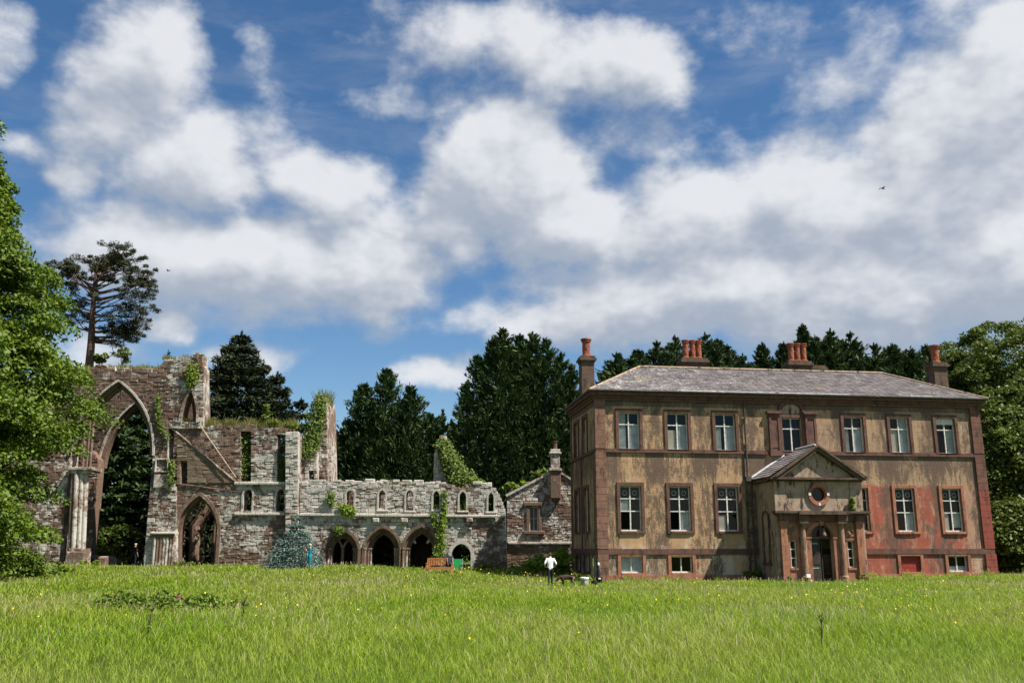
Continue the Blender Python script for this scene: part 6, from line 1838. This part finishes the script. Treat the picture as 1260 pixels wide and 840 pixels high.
# ------------------------------------------------------------------ sky, sun, camera
SUN_AZ, SUN_EL = math.radians(115), math.radians(56.5)   # azimuth clockwise from the view direction (+y)
CLOUDS = [(-0.428, 0.469, 0.076, 0.095, -0.153, 0.85), (-0.357, 0.392, 0.09, 0.072, -0.476, 0.9), (-0.445, 0.367, 0.035, 0.036, 0.158, 0.7), (-0.298, 0.289, 0.196, 0.064, -0.004, 1.0), (-0.175, 0.297, 0.108, 0.066, -0.205, 1.0), (-0.428, 0.276, 0.085, 0.049, 0.119, 0.8), (-0.215, 0.381, 0.133, 0.053, -0.425, 0.8), (-0.01, 0.402, 0.124, 0.082, -0.155, 1.0), (0.057, 0.354, 0.103, 0.053, -0.018, 1.0), (-0.066, 0.362, 0.085, 0.061, 0.022, 0.9), (0.01, 0.532, 0.167, 0.061, -0.076, 0.8), (0.137, 0.512, 0.105, 0.058, -0.354, 0.8), (0.153, 0.445, 0.084, 0.042, -0.37, 0.6), (-0.089, 0.563, 0.108, 0.032, -0.1, 0.5), (0.214, 0.347, 0.135, 0.06, 0.014, 1.0), (0.346, 0.36, 0.143, 0.067, 0.054, 1.0), (0.462, 0.376, 0.129, 0.097, 0.467, 1.0), (0.53, 0.433, 0.078, 0.078, 0.421, 1.0), (0.397, 0.279, 0.183, 0.074, -0.019, 1.0), (0.201, 0.274, 0.178, 0.052, -0.053, 0.95), (0.517, 0.264, 0.107, 0.086, -0.142, 1.0), (0.064, 0.239, 0.155, 0.04, -0.015, 0.85), (0.294, 0.229, 0.219, 0.039, -0.066, 0.85), (0.384, 0.492, 0.062, 0.052, 0.884, 0.5), (-0.086, 0.179, 0.054, 0.018, 0.153, 0.75), (-0.284, 0.196, 0.063, 0.021, -0.033, 0.7), (-0.364, 0.224, 0.036, 0.021, 0.082, 0.7), (-0.457, 0.183, 0.066, 0.032, 0.088, 0.6), (-0.544, 0.482, 0.03, 0.051, 0.243, 0.55), (-0.501, 0.381, 0.045, 0.019, 0.006, 0.5), (-0.145, 0.47, 0.055, 0.031, -0.412, 0.45), (-0.276, 0.475, 0.055, 0.048, 0.115, 0.35), (-0.288, 0.514, 0.037, 0.047, 0.126, 0.4), (0.501, 0.507, 0.076, 0.038, 0.106, 0.55), (0.29, 0.538, 0.083, 0.031, -0.13, 0.45), (-0.501, 0.187, 0.042, 0.047, 0.1, 0.5)]


def build_world():
    w = bpy.data.worlds.new('World'); bpy.context.scene.world = w; w.use_nodes = True
    w.node_tree.nodes.clear(); g = G(w.node_tree)
    sky = g.node('ShaderNodeTexSky', sky_type='NISHITA'); sky.sun_disc = False
    sky.sun_elevation = SUN_EL; sky.sun_rotation = SUN_AZ; sky.air_density = 1.0; sky.dust_density = .3; sky.ozone_density = 2.5; sky.altitude = 100
    d = g.coord('Generated'); x, y, z = g.sep(d)
    az = g.math('ARCTAN2', x, y); el = g.math('ARCSINE', z)
    cb = g.node('ShaderNodeCombineXYZ'); g.put(cb.inputs[0], az); g.put(cb.inputs[1], el); P0 = cb.outputs[0]

    def density(P, det):
        wv = g.noise(P, 5.0, 5, .55, 'Color'); wv2 = g.vmath('MULTIPLY', g.vmath('SUBTRACT', wv, (.5, .5, .5)), (.18, .10, 0))
        Q = g.vmath('ADD', P, wv2)
        acc = None
        for (a, e, ra, re, rot, s) in CLOUDS:
            k = 1.12 if a > .18 else 1.0
            mp = g.node('ShaderNodeMapping', vector_type='TEXTURE')
            g.put(mp.inputs['Vector'], Q); mp.inputs['Location'].default_value = (a, e, 0); mp.inputs['Rotation'].default_value = (0, 0, rot); mp.inputs['Scale'].default_value = (ra * 1.25 * k, re * 1.3 * k, 1)
            v = g.math('MULTIPLY', g.step(g.vmath('LENGTH', mp.outputs[0]), 1.3, .1), s)
            acc = v if acc is None else g.math('SMOOTH_MAX', acc, v, .18)
        # clouds of the rest of the sky, outside the part the photograph shows
        gen = g.math('MULTIPLY', g.step(g.noise(g.vmath('MULTIPLY', P, (1, 1.7, 1)), 2.2, 4), .45, .62), g.math('MAXIMUM', g.step(g.math('ABSOLUTE', az), .6, .75), g.step(el, .62, .72)))
        acc = g.math('MAXIMUM', acc, g.math('MULTIPLY', gen, .9))
        n = g.noise(g.vmath('MULTIPLY', P, (1, 1.5, 1)), 11, det, .60)
        return g.math('ADD', acc, g.math('MULTIPLY', g.math('SUBTRACT', n, .5), 1.15))
    d0 = density(P0, 10)
    e0 = density(P0, 3.5)
    e1 = density(g.vmath('ADD', P0, (.018, .040, 0)), 3.5)
    al = g.step(d0, .20, .76)
    # thin streaks of high cloud
    mp = g.node('ShaderNodeMapping', vector_type='POINT'); g.put(mp.inputs['Vector'], P0); mp.inputs['Rotation'].default_value = (0, 0, .62); mp.inputs['Scale'].default_value = (2.2, 9.5, 1)
    stk = g.step(g.noise(mp.outputs[0], 2.0, 8, .62, dist=.4), .46, .80)
    stk = g.math('MULTIPLY', g.math('MULTIPLY', stk, .26), g.step(el, .16, .34))
    al = g.math('MAXIMUM', g.math('MULTIPLY', al, .95), stk)
    lit = g.step(g.math('SUBTRACT', e0, e1), -.34, .46)
    puff = g.noise(P0, 26, 7, .62)
    lit = g.math('ADD', lit, g.math('MULTIPLY', g.math('SUBTRACT', puff, .5), .30), clamp=True)
    cl = g.mix(lit, (3.5, 3.95, 4.7), (7.1, 7.2, 7.45))
    low = g.step(el, .02, -.02)
    hs = g.node('ShaderNodeHueSaturation'); hs.inputs['Saturation'].default_value = 1.22; hs.inputs['Value'].default_value = 1.0; g.put(hs.inputs['Color'], sky.outputs[0])
    col = g.mix(al, hs.outputs[0], cl)
    bg = g.node('ShaderNodeBackground'); g.put(bg.inputs[0], col); bg.inputs[1].default_value = .058
    out = g.node('ShaderNodeOutputWorld'); g.l.new(bg.outputs[0], out.inputs[0])


build_world()
sl = bpy.data.lights.new('sun', 'SUN'); sl.energy = 4.9; sl.angle = math.radians(.53); sl.color = (1.0, .94, .84)
so = bpy.data.objects.new('sun', sl); C.objects.link(so)
sd = Vector((math.sin(SUN_AZ) * math.cos(SUN_EL), math.cos(SUN_AZ) * math.cos(SUN_EL), math.sin(SUN_EL)))
so.rotation_euler = (-sd).to_track_quat('-Z', 'Y').to_euler()
so.location = sd * 60

cam = bpy.data.cameras.new('camera'); cam.sensor_width = 36; cam.lens = 36 * F / 1260; cam.clip_end = 5000
co = bpy.data.objects.new('camera', cam); C.objects.link(co); co.location = (0, 0, HC); co.rotation_euler = (math.pi / 2 + PT, 0, 0)
S = bpy.context.scene; S.camera = co
S.view_settings.view_transform = 'Standard'; S.view_settings.look = 'None'; S.view_settings.exposure = 1.0; S.view_settings.gamma = 1
S.cycles.max_bounces = 6; S.cycles.transparent_max_bounces = 12; S.cycles.use_denoising = True
